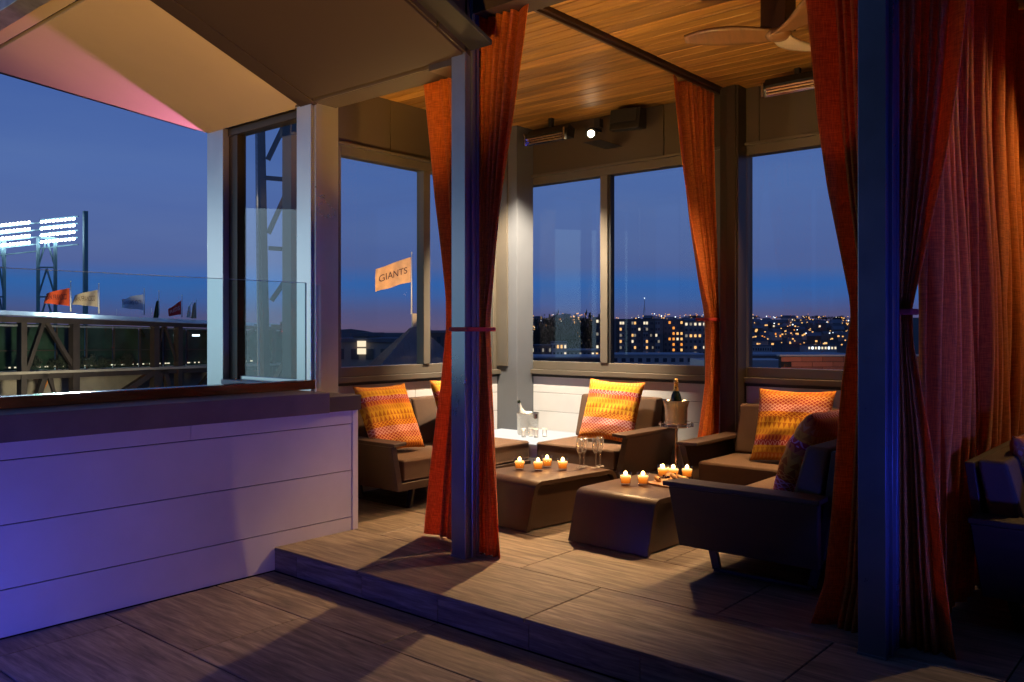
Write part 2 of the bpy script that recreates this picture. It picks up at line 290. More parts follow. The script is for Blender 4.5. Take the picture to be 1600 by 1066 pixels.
def pillow_mat(name, flip=False, shift=0.0, hue=(1, 1, 1)):
    """woven bands: ochre, rust and pink stripes with leaf, triangle and net patterns"""
    m, t, p, o = new_mat(name)
    uv = N(t, 'ShaderNodeUVMap'); sp = N(t, 'ShaderNodeSeparateXYZ'); t.links.new(uv.outputs[0], sp.inputs[0])
    def mth(op, a, b=None, c=None):
        n = N(t, 'ShaderNodeMath', operation=op)
        for i, q in enumerate((a, b, c)):
            if q is None: continue
            if isinstance(q, (int, float)): n.inputs[i].default_value = q
            else: t.links.new(q, n.inputs[i])
        return n.outputs[0]
    U = sp.outputs[0]; V = sp.outputs[1]
    if flip: V = mth('SUBTRACT', 1.0, V)
    V = mth('FRACT', mth('ADD', V, shift))
    bands = [  # height, base, motif, kind: 0 leaves, 1 triangles, 2 net, 3 loops
        (0.00, (0.72, 0.30, 0.03), (0.45, 0.10, 0.03), 0), (0.09, (0.50, 0.10, 0.02), (0.95, 0.62, 0.20), 2), (0.16, (0.42, 0.06, 0.04), (0.95, 0.50, 0.22), 2),
        (0.24, (0.55, 0.13, 0.08), (1.0, 0.66, 0.50), 2), (0.34, (0.50, 0.12, 0.01), (0.95, 0.52, 0.05), 2), (0.42, (0.82, 0.47, 0.03), (0.42, 0.11, 0.01), 1),
        (0.50, (0.82, 0.50, 0.03), (0.45, 0.14, 0.01), 1), (0.58, (0.75, 0.42, 0.03), (0.55, 0.24, 0.02), 0), (0.66, (0.72, 0.26, 0.04), (0.40, 0.05, 0.03), 0),
        (0.73, (0.45, 0.06, 0.05), (0.80, 0.55, 0.45), 3), (0.80, (0.80, 0.48, 0.03), (0.55, 0.26, 0.02), 1), (0.90, (0.72, 0.28, 0.03), (0.78, 0.50, 0.10), 0)]
    def ramp(idx):
        r = N(t, 'ShaderNodeValToRGB'); r.color_ramp.interpolation = 'CONSTANT'; e = r.color_ramp.elements
        for i, b in enumerate(bands):
            if i == 0: q = e[0]; q.position = 0
            elif i == 1: q = e[1]; q.position = b[0]
            else: q = e.new(b[0])
            q.color = (b[idx][0]*hue[0]*0.80, b[idx][1]*hue[1]*0.74, b[idx][2]*hue[2]*0.8, 1) if idx < 3 else ((b[3]/4.0,)*3 + (1,))
        t.links.new(V, r.inputs[0]); return r.outputs[0]
    A = ramp(1); Bc = ramp(2); K = ramp(3)
    fv = mth('FRACT', mth('MULTIPLY_ADD', V, 12.2, 0.9)); fu = mth('FRACT', mth('MULTIPLY', U, 15.0))
    tri = mth('ABSOLUTE', mth('MULTIPLY_ADD', fu, 2.0, -1.0))
    m_tri = mth('LESS_THAN', tri, mth('MULTIPLY', mth('SUBTRACT', 1.0, fv), 0.85))
    lf = mth('FRACT', mth('MULTIPLY_ADD', U, 20.0, mth('MULTIPLY', fv, 0.55)))
    m_leaf = mth('LESS_THAN', lf, mth('MULTIPLY', mth('SINE', mth('MULTIPLY', fv, 3.14159)), 0.55))
    d1 = mth('FRACT', mth('ADD', mth('MULTIPLY', U, 15.0), mth('MULTIPLY', V, 20.0)))
    d2 = mth('FRACT', mth('SUBTRACT', mth('MULTIPLY', U, 15.0), mth('MULTIPLY', V, 20.0)))
    m_net = mth('MAXIMUM', mth('LESS_THAN', d1, 0.27), mth('LESS_THAN', d2, 0.27))
    lp = mth('ABSOLUTE', mth('SUBTRACT', tri, mth('SQRT', fv)))
    m_loop = mth('LESS_THAN', lp, 0.17)
    s1 = mth('GREATER_THAN', K, 0.2); s2 = mth('GREATER_THAN', K, 0.45); s3 = mth('GREATER_THAN', K, 0.7)
    def mixv(f, a, b): return mth('ADD', mth('MULTIPLY', a, mth('SUBTRACT', 1.0, f)), mth('MULTIPLY', b, f))
    mask = mixv(s3, mixv(s2, mixv(s1, m_leaf, m_tri), m_net), m_loop)
    mx = N(t, 'ShaderNodeMix', data_type='RGBA'); t.links.new(mth('MULTIPLY', mask, 0.85), mx.inputs[0]); t.links.new(A, mx.inputs[6]); t.links.new(Bc, mx.inputs[7])
    t.links.new(mx.outputs[2], p.inputs['Base Color']); p.inputs['Roughness'].default_value = 0.9; p.inputs['Specular IOR Level'].default_value = 0.2
    v = coords(t); n = N(t, 'ShaderNodeTexNoise'); n.inputs['Scale'].default_value = 260; t.links.new(v, n.inputs[0])
    bp = N(t, 'ShaderNodeBump'); bp.inputs['Strength'].default_value = 0.4; bp.inputs['Distance'].default_value = 0.002
    t.links.new(n.outputs[0], bp.inputs['Height']); t.links.new(bp.outputs[0], p.inputs['Normal'])
    return m
M['pillow1'] = pillow_mat('woven_pillow_ochre'); M['pillow2'] = pillow_mat('woven_pillow_rust', shift=0.0, hue=(0.95, 0.9, 1))
M['pillow3'] = pillow_mat('woven_pillow_flipped', flip=True); M['pillow4'] = pillow_mat('woven_pillow_plum', shift=0.12, hue=(0.75, 0.75, 2.2))

def hammered():
    m, t, p, o = new_mat('hammered_steel')
    v = coords(t); vo = N(t, 'ShaderNodeTexVoronoi'); vo.inputs['Scale'].default_value = 130; t.links.new(v, vo.inputs[0])
    bp = N(t, 'ShaderNodeBump'); bp.inputs['Strength'].default_value = 0.7; bp.inputs['Distance'].default_value = 0.003
    t.links.new(vo.outputs[0], bp.inputs['Height']); t.links.new(bp.outputs[0], p.inputs['Normal'])
    p.inputs['Base Color'].default_value = (0.70, 0.66, 0.58, 1); p.inputs['Metallic'].default_value = 1; p.inputs['Roughness'].default_value = 0.2
    return m
M['hammered'] = hammered()

# ------------------------------------------------------------------ mesh helpers
class MB:
    def __init__(s): s.bm = bmesh.new()
    def box(s, x0, x1, y0, y1, z0, z1, mtx=None):
        vs = [s.bm.verts.new((x, y, z)) for x in (x0, x1) for y in (y0, y1) for z in (z0, z1)]
        for f in ((0,1,3,2), (4,6,7,5), (0,4,5,1), (2,3,7,6), (0,2,6,4), (1,5,7,3)): s.bm.faces.new([vs[i] for i in f])
        if mtx is not None:
            for v in vs: v.co = mtx @ v.co
        return s
    def prism(s, pts, axis, a, b):
        """polygon pts in the two other axes, extruded along axis ('x','y','z') from a to b"""
        def P(p, q):
            return {'x': (q, p[0], p[1]), 'y': (p[0], q, p[1]), 'z': (p[0], p[1], q)}[axis]
        A = [s.bm.verts.new(P(p, a)) for p in pts]; B = [s.bm.verts.new(P(p, b)) for p in pts]
        s.bm.faces.new(A); s.bm.faces.new(B[::-1])
        n = len(pts)
        for i in range(n): s.bm.faces.new((A[i], B[i], B[(i+1) % n], A[(i+1) % n]))
        return s
    def bar(s, p, q, w, h=None):
        """rectangular bar from p to q"""
        p = Vector(p); q = Vector(q); d = q - p; L = d.length
        up = Vector((0, 0, 1)) if abs(d.normalized().z) < 0.95 else Vector((1, 0, 0))
        x = d.normalized(); y = up.cross(x).normalized(); z = x.cross(y); h = h or w
        m = Matrix((( x.x, y.x, z.x, p.x), (x.y, y.y, z.y, p.y), (x.z, y.z, z.z, p.z), (0, 0, 0, 1)))
        return s.box(0, L, -w/2, w/2, -h/2, h/2, m)
    def lathe(s, prof, c=(0, 0, 0), n=20, closed=False):
        rings = []
        for r, z in prof:
            if r < 1e-6: rings.append([s.bm.verts.new((c[0], c[1], c[2] + z))])
            else: rings.append([s.bm.verts.new((c[0] + r*math.cos(2*math.pi*i/n), c[1] + r*math.sin(2*math.pi*i/n), c[2] + z)) for i in range(n)])
        for a, b in zip(rings, rings[1:]):
            for i in range(n):
                j = (i+1) % n
                if len(a) == 1 and len(b) == 1: continue
                if len(a) == 1: s.bm.faces.new((a[0], b[i], b[j]))
                elif len(b) == 1: s.bm.faces.new((a[i], a[j], b[0]))
                else: s.bm.faces.new((a[i], a[j], b[j], b[i]))
        return s
    def tube(s, pts, r, n=8):
        pts = [Vector(p) for p in pts]; rings = []
        for i, p in enumerate(pts):
            d = (pts[min(i+1, len(pts)-1)] - pts[max(i-1, 0)]).normalized()
            up = Vector((0, 0, 1)) if abs(d.z) < 0.95 else Vector((1, 0, 0))
            x = up.cross(d).normalized(); y = d.cross(x); rr = r[i] if isinstance(r, (list, tuple)) else r
            rings.append([s.bm.verts.new(p + rr*(math.cos(2*math.pi*k/n)*x + math.sin(2*math.pi*k/n)*y)) for k in range(n)])
        for a, b in zip(rings, rings[1:]):
            for k in range(n): s.bm.faces.new((a[k], a[(k+1) % n], b[(k+1) % n], b[k]))
        s.bm.faces.new(rings[0][::-1]); s.bm.faces.new(rings[-1]); return s
    def grid(s, f, nu, nv):
        g = [[s.bm.verts.new(f(i/nu, j/nv)) for j in range(nv+1)] for i in range(nu+1)]
        for i in range(nu):
            for j in range(nv): s.bm.faces.new((g[i][j], g[i+1][j], g[i+1][j+1], g[i][j+1]))
        return g
    def mesh(s, name, m, smooth=False):
        bmesh.ops.recalc_face_normals(s.bm, faces=s.bm.faces)
        me = bpy.data.meshes.new(name); s.bm.to_mesh(me); s.bm.free()
        if m: me.materials.append(m)
        if smooth:
            for p in me.polygons: p.use_smooth = True
        return me
    def build(s, name, m, parent=None, bevel=0.0, smooth=False, seg=2, auto=False):
        o = bpy.data.objects.new(name, s.mesh(name, m, smooth)); COL.objects.link(o)
        if parent is not None: o.parent = parent
        if bevel:
            b = o.modifiers.new('bevel', 'BEVEL'); b.width = bevel; b.segments = seg; b.limit_method = 'ANGLE'; b.harden_normals = False
        return o
def link(name, me, parent=None, loc=(0, 0, 0), rot=(0, 0, 0)):
    o = bpy.data.objects.new(name, me); COL.objects.link(o); o.location = loc; o.rotation_euler = rot
    if parent is not None: o.parent = parent
    return o
def tag(o, label=None, cat=None, group=None, kind=None):
    if label: o['label'] = label
    if cat: o['category'] = cat
    if group: o['group'] = group
    if kind: o['kind'] = kind
    return o
def thing(name, label, cat, loc=(0, 0, 0), rz=0.0, group=None):
    o = bpy.data.objects.new(name, None); COL.objects.link(o); o.location = loc; o.rotation_euler = (0, 0, rz); o.empty_display_size = 0.1
    return tag(o, label, cat, group)
def kids(o): return [c for c in bpy.data.objects if c.parent == o]
def copy_tree(o, parent=None):
    c = o.copy(); COL.objects.link(c); c.parent = parent
    for ch in kids(o): copy_tree(ch, c)
    return c
def structure(o): o['kind'] = 'structure'; return o

FX = 3.70      # facade plane
P = 0.145      # raised platform height
LW = 5.55      # inner face of the left window wall (Y)
BX = 6.55      # inner face of the rear window wall (X)
CZ = 3.47      # ceiling height

# ================================================================== DECKS
ground_slab = structure(MB().box(-8, 3.05, -6, 6.6, -0.3, -0.022).build('deck_base', M['grout']))
plat_slab = structure(MB().box(3.10, 6.9, -3, 5.7, -0.2, P-0.022).build('platform_base', M['grout']))
def tile_mesh(lx, ly, th=0.02, g=0.006):
    b = MB(); b.box(-lx/2+g/2, lx/2-g/2, -ly/2+g/2, ly/2-g/2, -th, 0); me = b.mesh('tile', M['tile']); return me
deck = structure(bpy.data.objects.new('lower_deck', None)); COL.objects.link(deck)
platf = structure(bpy.data.objects.new('raised_platform', None)); COL.objects.link(platf)
TX, TY = 0.64, 1.215
full = tile_mesh(TX, TY)
def tile_bevel(o):
    b = o.modifiers.new('bevel', 'BEVEL'); b.width = 0.0025; b.segments = 1; b.limit_method = 'ANGLE'
for i in range(6):                     # platform rows run along Y
    x = 3.08 + TX*(i+0.5); off = 2.55 if i % 2 == 0 else 3.11
    if x - TX/2 > BX: continue
    for j in range(-5, 4):
        y = off + TY*(j-0.5)+TY
        y0, y1 = y-TY/2, y+TY/2
        if y1 < -1.3: continue
        x0, x1 = x-TX/2, x+TX/2
        lim = 4.568 if i == 0 else LW
        if y0 > lim: continue
        if y1 > lim or x1 > BX:
            cy1, cx1 = min(y1, lim), min(x1, BX)
            b = MB(); g = 0.003; b.box(-(cx1-x0)/2+g, (cx1-x0)/2-g, -(cy1-y0)/2+g, (cy1-y0)/2-g, -0.02, 0)
            o = link('tile', b.mesh('tile', M['tile']), platf, ((x0+cx1)/2, (y0+cy1)/2, P))
        else: o = link('tile', full, platf, (x, y, P + rnd.uniform(-0.0004, 0.0004)))
        tile_bevel(o)
for i in range(8):                     # lower deck rows
    x = 2.68 - TX*(i-0.0) + 0.32 - TX/2 - 0.0 + 0.0
    x = 3.0 - 0.32 - TX*(i) 
    x0, x1 = (2.68 if i == 0 else 2.68 - TX*i), (3.079 if i == 0 else 2.68 - TX*(i-1))
    off = 1.9 if i % 2 == 0 else 2.5
    for j in range(-4, 4):
        y0 = off + TY*j; y1 = y0 + TY
        if y1 < -1.6 or y0 > 4.56: continue
        y1 = min(y1, 4.56)
        b = MB(); g = 0.003; b.box(-(x1-x0)/2+g, (x1-x0)/2-g, -(y1-y0)/2+g, (y1-y0)/2-g, -0.02, 0)
        o = link('tile', b.mesh('tile', M['tile']), deck, ((x0+x1)/2, (y0+y1)/2, rnd.uniform(-0.0005, 0.0)))
        tile_bevel(o)
riser = structure(bpy.data.objects.new('step_riser', None)); COL.objects.link(riser)
for j in range(-4, 5):
    y0 = 1.92 + 0.605*j; y1 = min(y0 + 0.605, 4.568)
    if y0 > 4.56: continue
    b = MB().box(3.088, 3.1, y0+0.002, y1-0.002, 0.001, P-0.021)
    b.build('riser_tile', M['tile'], riser)

# ================================================================== COUNTER WALL
cw = thing('counter_wall', 'long white panelled half wall with dark cap, washed in blue and violet light', 'half wall', (0, 4.57, 0))
def cwb(x0, x1, y0, y1, z0, z1, name, m, bevel=0.0): return MB().box(x0, x1, y0-4.57, y1-4.57, z0, z1).build(name, m, cw, bevel)
cwb(-4, 3.70, 4.586, 5.02, -0.02, 0.955, 'wall_core', M['grout'])
J = [0.0, 0.234, 0.548, 0.863, 0.956]
for k in range(4):
    xs = [-4, 2.53, 3.695] if k == 3 else [-4, 3.695]
    for a, b_ in zip(xs, xs[1:]):
        cwb(a + (0.002 if a > -4 else 0), b_, 4.57, 4.585, J[k] + 0.0025, J[k+1] - 0.0025, 'siding_board', M['white'], 0.0012)
cwb(3.698, 3.745, 4.563, 5.02, P, 0.955, 'end_trim', M['white'], 0.002)
c = cwb(-4, 3.46, 4.50, 5.0, 0.957, 1.09, 'stone_cap', M['cap'], 0.004)
cwb(3.462, 3.745, 4.53, 5.0, 0.957, 1.057, 'cap_end', M['header'], 0.003)
rl = thing('glass_railing', 'clear glass railing panel standing in a bronze rail along the counter', 'railing', (0, 4.9, 1.09))
MB().box(-4, 3.60, -0.06, 0.04, 0, 0.062).build('base_rail', M['brass'], rl, 0.003)
MB().box(-4, 3.56, -0.006, 0.006, 0.062, 0.73).build('pane', M['railglass'], rl)
MB().box(-4, 3.56, -0.0062, 0.0062, 0.73, 0.733).build('top_edge', M['glassedge'], rl)
MB().box(3.56, 3.564, -0.0062, 0.0062, 0.062, 0.733).build('side_edge', M['glassedge'], rl)
MB().box(3.60, 3.68, -0.006, 0.006, 0.0, 0.72).build('pane', M['railglass'], rl)

# ================================================================== FACADE: outer screen, posts, columns
scr = thing('glazed_screen', 'tall glazed screen between two pale metal posts at the end of the counter', 'window screen', (FX, 5.0, 0))
MB().box(0.02, 0.22, 0.0, 0.2, 0, 3.13).build('post', M['post'], scr, 0.003)
MB().box(0, 0.019, 0.03, 0.2, 0, 3.125).build('post_cover', M['post'], scr, 0.002)
MB().box(0.02, 0.2, 1.22, 1.46, 0, 3.12).build('post', M['post'], scr, 0.003)
MB().box(0.05, 0.18, 0.2, 1.22, 0, 1.06).build('sill_wall', M['panel'], scr)
MB().box(0.0, 0.2, 0.205, 1.215, 1.06, 1.10).build('sill', M['white'], scr, 0.003)
f = MB(); f.box(0.07, 0.15, 0.205, 0.26, 1.1, 3.06); f.box(0.07, 0.15, 1.09, 1.215, 1.1, 3.06); f.box(0.06, 0.16, 0.205, 1.215, 3.06, 3.12); f.build('frame', M['bronze'], scr, 0.003)
MB().box(0.09, 0.13, 0.262, 1.088, 1.10, 1.13).build('frame_rail', M['post'], scr, 0.002)
MB().box(-0.03, 0.22, 0.0, 1.46, 3.132, 3.24).build('head_plate', M['bronze'], scr, 0.002)
MB().box(0.105, 0.113, 0.262, 1.088, 1.13, 3.06).build('pane', M['glass'], scr)

def column(y, label, dp=0.16):
    t = thing('steel_column', label, 'column', (3.65, y, P), 0, 'steel columns along the front of the cabana')
    MB().box(0, 0.02, 0, 0.112, 0, CZ-P).build('flange', M['column'], t, 0.002)
    MB().box(0.02, dp, 0.004, 0.108, 0, CZ-P).build('shaft', M['column'], t, 0.003)
    MB().box(dp+0.001, dp+0.025, 0.0, 0.112, 0, CZ-P).build('flange', M['column'], t, 0.002)
    MB().box(0.05, 0.075, -0.012, 0.003, 0.0, CZ-P).build('cable_channel', M['column'], t, 0.002)
    MB().box(-0.004, 0.164, -0.004, 0.116, 0, 0.01).build('base_plate', M['column'], t, 0.002)
    return t
column(3.47, 'grey steel column left of centre wrapped by a tied rust curtain, lit pale blue', 0.10)
column(1.098, 'dark blue lit steel column at the right, nearest the camera')
MB().box(0.0, 0.17, 0, 0.11, 0, CZ-P).mesh
t = thing('steel_column', 'dark steel column against the rear windows beside the tied curtain', 'column', (6.40, 3.06, P), 0)
MB().box(0, 0.15, 0, 0.16, 0, CZ-P).build('shaft', M['bronze'], t, 0.003)
MB().box(-0.012, 0, 0.02, 0.10, 0, CZ-P).build('cover_strip', M['panel'], t, 0.002)
t = thing('corner_post', 'square grey post in the far corner behind the white side table', 'column', (6.30, 5.30, P), 0)
MB().box(0, 0.25, 0, 0.25, 0, CZ-P).build('shaft', mat('dark_grey_post_paint', (0.125, 0.130, 0.138), 0.6, 0.0, 0.08, 2), t, 0.003)
MB().box(-0.02, 0.0, 0.11, 0.25, 1.0, CZ-P).build('cover_strip', M['frame'], t, 0.002)

# roof beam over the opening and sloping soffit
SL = 0.394
def roofz(x): return 3.150 + SL*(3.62 - x)
bm_ = thing('front_beam', 'slim taupe beam between the pale post and the left column', 'beam', (FX, 3.6, 3.1))
MB().box(0.0, 0.2, 0.19, 1.60, 0.01, 0.36).build('beam', M['panel'], bm_, 0.002)
MB().box(-0.012, 0.0, 0.19, 1.60, 0.012, 0.10).build('face_plate', M['header'], bm_, 0.002)
MB().box(-0.04, 0.2, -0.11, 0.188, -0.015, 0.085).build('end_block', M['bronze'], bm_, 0.003)
bm2 = thing('front_beam', 'header beam above the curtains over the wide opening', 'beam', (FX, -2.5, 3.36))
MB().box(0.0, 0.2, 0, 5.95, 0.01, 0.30).build('beam', M['panel'], bm2, 0.002)
roof = thing('sloping_canopy', 'sloping roof canopy with ochre lit soffit and dark metal panels', 'roof canopy', (0, 0, 0))
def slab(poly, name, m, dz=0.0, th=0.03):
    b = MB(); A = [b.bm.verts.new((x, y, roofz(x)+dz)) for x, y in poly]; B = [b.bm.verts.new((x, y, roofz(x)+dz+th)) for x, y in poly]
    b.bm.faces.new(A); b.bm.faces.new(B[::-1]); n = len(poly)
    for i in range(n): b.bm.faces.new((A[i], B[i], B[(i+1) % n], A[(i+1) % n]))
    return b.build(name, m, roof, 0.002, seg=1)
slab([(3.72, 5.16), (3.72, 6.44), (2.412, 7.72), (2.412, 5.16)], 'soffit_panel', M['soffit'])
slab([(2.388, 5.16), (2.388, 7.68), (2.30, 7.76), (2.30, 5.16)], 'soffit_panel', M['soffit'])
slab([(3.72, 4.985), (3.72, 5.155), (2.30, 5.155), (2.30, 4.985)], 'metal_panel', M['panel'], -0.012)
slab([(3.66, 3.49), (3.66, 4.970), (2.30, 4.970), (2.30, 3.49)], 'metal_panel', M['panel'], -0.012)
slab([(3.7, 3.3), (3.7, 6.6), (2.25, 8.05), (2.25, 3.3)], 'roof_deck', M['seal'], 0.035)
slab([(2.295, 3.3), (2.295, 7.95), (2.19, 8.05), (2.19, 3.3)], 'edge_channel', M['galv'], -0.02, 0.12)
for a, b_ in ((2.2, 3.42), (3.435, 3.695)):   # side return facing the cabana opening
    b = MB(); b.prism([(a, roofz(a)), (b_, roofz(b_)), (b_, 4.6), (a, 4.6)], 'y', 3.47, 3.485); b.build('side_panel', M['bronze'], roof, 0.002)

# ================================================================== CEILING
ceil = structure(bpy.data.objects.new('plank_ceiling', None)); COL.objects.link(ceil)
structure(MB().box(3.72, 6.9, -2.5, 5.75, CZ+0.02, CZ+0.2).build('roof_slab', M['seal']))
pw = 0.122
segs = [(-1.6, 0.96), (0.98, 3.20), (3.29, 5.55)]
for (y0, y1) in segs:
    me = MB().box(-pw/2+0.004, pw/2-0.004, -(y1-y0)/2, (y1-y0)/2, 0, 0.018).mesh('ceiling_plank', M['plank'])
    x = 3.90 + pw/2
    while x < BX:
        o = link('ceiling_plank', me, ceil, (x, (y0+y1)/2, CZ + rnd.uniform(0, 0.002)))
        b = o.modifiers.new('bevel', 'BEVEL'); b.width = 0.003; b.segments = 1
        x += pw
tk = thing('curtain_track', 'dark curtain track crossing the wooden ceiling to the rear column', 'curtain track', (3.9, 3.245, CZ))
MB().box(0, 2.62, -0.035, 0.035, -0.022, 0.016).build('track_cover', M['track'], tk, 0.003)
MB().box(0, 2.62, -0.012, 0.012, -0.040, -0.022).build('rail', M['track'], tk, 0.002)

# ================================================================== REAR AND LEFT WINDOW WALLS
def lowwall(name, label, cat, origin, rz, L, cuts):
    t = thing(name, label, cat, origin, rz)       # local x along wall, wall solid towards +y
    MB().box(0, L, 0.012, 0.15, 0, 0.905).build('wall_core', M['grout'], t)
    rows = [0.0, 0.33, 0.56, 0.74, 0.90]
    for k in range(4):
        cs = [0] + (cuts if k == 3 else []) + [L]
        for a, b_ in zip(cs, cs[1:]): MB().box(a+0.002, b_-0.002, 0, 0.0118, rows[k]+0.002, rows[k+1]-0.002).build('siding_board', M['white'], t, 0.0015)
    return t
lowwall('low_wall', 'white board low wall under the left windows behind the two patterned pillows', 'wall', (3.9, LW, P), 0, 2.4, [1.3])
lowwall('low_wall', 'white board low wall under the rear windows with champagne stand before it', 'wall', (BX, 5.3, P), R(-90), 6.6, [1.2, 2.35, 3.1])

def header(name, label, origin, rz, L, cuts):
    t = thing(name, label, 'wall', origin, rz)
    cs = [0] + cuts + [L]
    for a, b_ in zip(cs, cs[1:]): MB().box(a+0.004, b_-0.004, 0, 0.03, 0, CZ-3.02).build('header_panel', M['header'], t, 0.002)
    MB().box(0, L, 0.012, 0.15, -0.02, CZ-3.02).build('header_core', M['seal'], t)
    MB().box(0, L, -0.035, 0.0, -0.022, -0.001).build('ledge', M['frame'], t, 0.002)
header('window_header', 'taupe panelled header above the left window', (3.9, LW, 3.02), 0, 2.65, [1.01])
header('window_header', 'taupe panelled header above the rear windows carrying heaters and lamp', (BX, LW, 3.02), R(-90), 7.2, [1.72, 2.6, 4.6])

def window(name, label, origin, rz, x0, x1, mull, z0=1.065, z1=3.0, sash=0.06):
    """local x along the wall, y outwards"""
    t = thing(name, label, 'window', origin, rz)
    zz0, zz1 = z0-origin[2], z1-origin[2]
    f = MB(); d0, d1 = 0.0, 0.12
    f.box(x0, x0+sash, d0, d1, zz0, zz1); f.box(x1-sash, x1, d0, d1, zz0, zz1)
    f.box(x0+sash, x1-sash, d0, d1, zz1-0.075, zz1); f.build('frame', M['frame'], t, 0.004)
    MB().box(x0-0.02, x1+0.02, -0.045, d1, zz0+0.0, zz0+0.045).build('sill', M['frame'], t, 0.004)
    MB().box(x0+sash, x1-sash, 0.01, d1-0.01, zz0+0.046, zz0+0.125).build('bottom_rail', M['frame'], t, 0.004)
    MB().box(x0-0.02, x1+0.02, -0.02, 0.1, zz0-0.025, zz0-0.001).build('shadow_gap', M['seal'], t)
    xs = [x0+sash] + mull + [x1-sash]
    for m_ in mull:
        MB().box(m_-0.05, m_+0.03, -0.005, 0.09, zz0+0.126, zz1-0.076).build('mullion', M['frame'], t, 0.004)
        MB().box(m_+0.031, m_+0.052, 0.02, 0.08, zz0+0.126, zz1-0.076).build('seal', M['seal'], t)
    for a, b_ in zip(xs, xs[1:]):
        MB().box(a+0.001, b_-0.001, 0.05, 0.058, zz0+0.126, zz1-0.076).build('pane', M['glass'], t)
    return t
window('window', 'left window with two panes showing flag over pyramid roof', (3.9, LW, 0), 0, 0.42, 2.40, [1.45])
window('window', 'wide two pane rear window right of the grey corner post', (BX, 5.5, 0), R(-90), 0.04, 2.12, [1.05])
window('window', 'rear window right of the dark rear column showing hillside lights', (BX, 3.1, 0), R(-90), -0.02, 2.3, [])
MB().box(0, 0.36, 0, 0.14, 0, CZ-P).build
wp = thing('wall_pier', 'slim metal pier between the two rear windows', 'pier', (BX, 3.38, 1.06), R(-90))
MB().box(0.0, 0.30, 0.0, 0.12, 0, 1.94).build('pier_panel', M['frame'], wp, 0.003)
MB().box(0.10, 0.13, -0.012, -0.001, 0, 1.94).build('cover_strip', M['frame'], wp, 0.002)
wp = thing('wall_pier', 'metal pier behind the pale post where the left windows begin', 'pier', (3.9, LW, P))
MB().box(0.0, 0.42, 0.0, 0.12, 0.905, CZ-P).build('pier_panel', M['frame'], wp, 0.003)
MB().box(0.40, 0.418, -0.02, -0.001, 1.0, 2.82).build('cover_strip', M['post'], wp, 0.002)
bwl = thing('partition_wall', 'plain rear wall of the neighbouring bay beyond the curtain', 'wall', (BX, 0.80, P))
MB().box(0.0, 0.12, -2.4, 0.0, 0.91, CZ-P).build('wall_panel', M['header'], bwl)

# ================================================================== CURTAINS
def curtain(name, label, prof, axis, path, pleats, amp, depth_sign=1, nz=64, group=None, tie=None, pocket=0.0, seed=0, uneven=0.0, hem=0.0, edge=None):
    """prof: list of (z, lo, hi) along the hanging direction; axis 'y' hangs in plane x=path, 'x' in plane y=path"""
    r = random.Random(seed)
    def span(z):
        for (za, a0, a1), (zb, b0, b1) in zip(prof, prof[1:]):
            if za <= z <= zb:
                u = (z-za)/(zb-za); u = u*u*(3-2*u) if pocket == 0 else u
                return a0+(b0-a0)*u, a1+(b1-a1)*u
        return prof[-1][1:]
    zb, zt = prof[0][0], prof[-1][0]
    ph = [r.uniform(-0.5, 0.5) for _ in range(pleats+2)]; am = [r.uniform(0.55, 1.25) for _ in range(pleats+2)]
    maxw = max(h-l for _, l, h in prof)
    b = MB()
    def fn(u, v):
        z = zb + (zt-zb)*v; lo, hi = span(z); w = hi-lo
        w_e = 0.30 if edge is not None else 0.0         # free edge hangs as one broad flat fold
        ue = u if edge == 0 else 1-u
        if edge is not None and ue < 0.13:
            f_ = ue/0.13; uu = f_*w_e; q = lo + w*(uu if edge == 0 else 1-uu)
            d = -amp*0.9 + amp*1.7*f_**1.6 + 0.006*math.sin(v*11+seed) + 0.02*math.sin(v*7+seed)
            zz = z
            return (path+depth_sign*d, q, zz) if axis == 'y' else (q, path+depth_sign*d, zz)
        if edge is not None:
            f_ = (ue-0.13)/0.87; u = w_e + (1-w_e)*f_; u = u if edge == 0 else 1-u
        s = u*pleats; k = int(min(s, pleats-1)); fr = s-k
        A = am[k]*(1-fr)+am[k+1]*fr; Ph = ph[k]*(1-fr)+ph[k+1]*fr
        tight = w/maxw
        wob = 0.25*math.sin(v*5+k*1.3)*uneven
        a = amp*A*(0.35+0.65*min(1, tight*1.15))
        d = a*math.sin(2*math.pi*(s+0.28*Ph+wob)) + 0.25*a*math.sin(4*math.pi*s+Ph*3+v*2)
        q = lo + w*(u + 0.25/pleats*math.sin(2*math.pi*s+1.2)*A)
        zz = z - (hem*abs(math.sin(s*2.1))*max(0, 1-v*12)) + 0.004*math.sin(s*9)*(v < 0.02)
        d += 0.02*math.sin(v*7+seed)
        return (path+depth_sign*d, q, zz) if axis == 'y' else (q, path+depth_sign*d, zz)
    b.grid(fn, pleats*11, nz)
    t = thing(name, label, 'curtain', (0, 0, 0), 0, group)
    o = b.build('drape', M['curtain'], t, smooth=True)
    so = o.modifiers.new('solid', 'SOLIDIFY'); so.thickness = 0.004
    if tie:
        x0, x1, y0, y1, z = tie
        MB().prism([(x0, y0), (x1, y0), (x1, y1), (x0, y1)], 'z', z-0.012, z+0.014).build('tie_band', M['tie'], t, 0.006)
    return t
TZ = 1.50
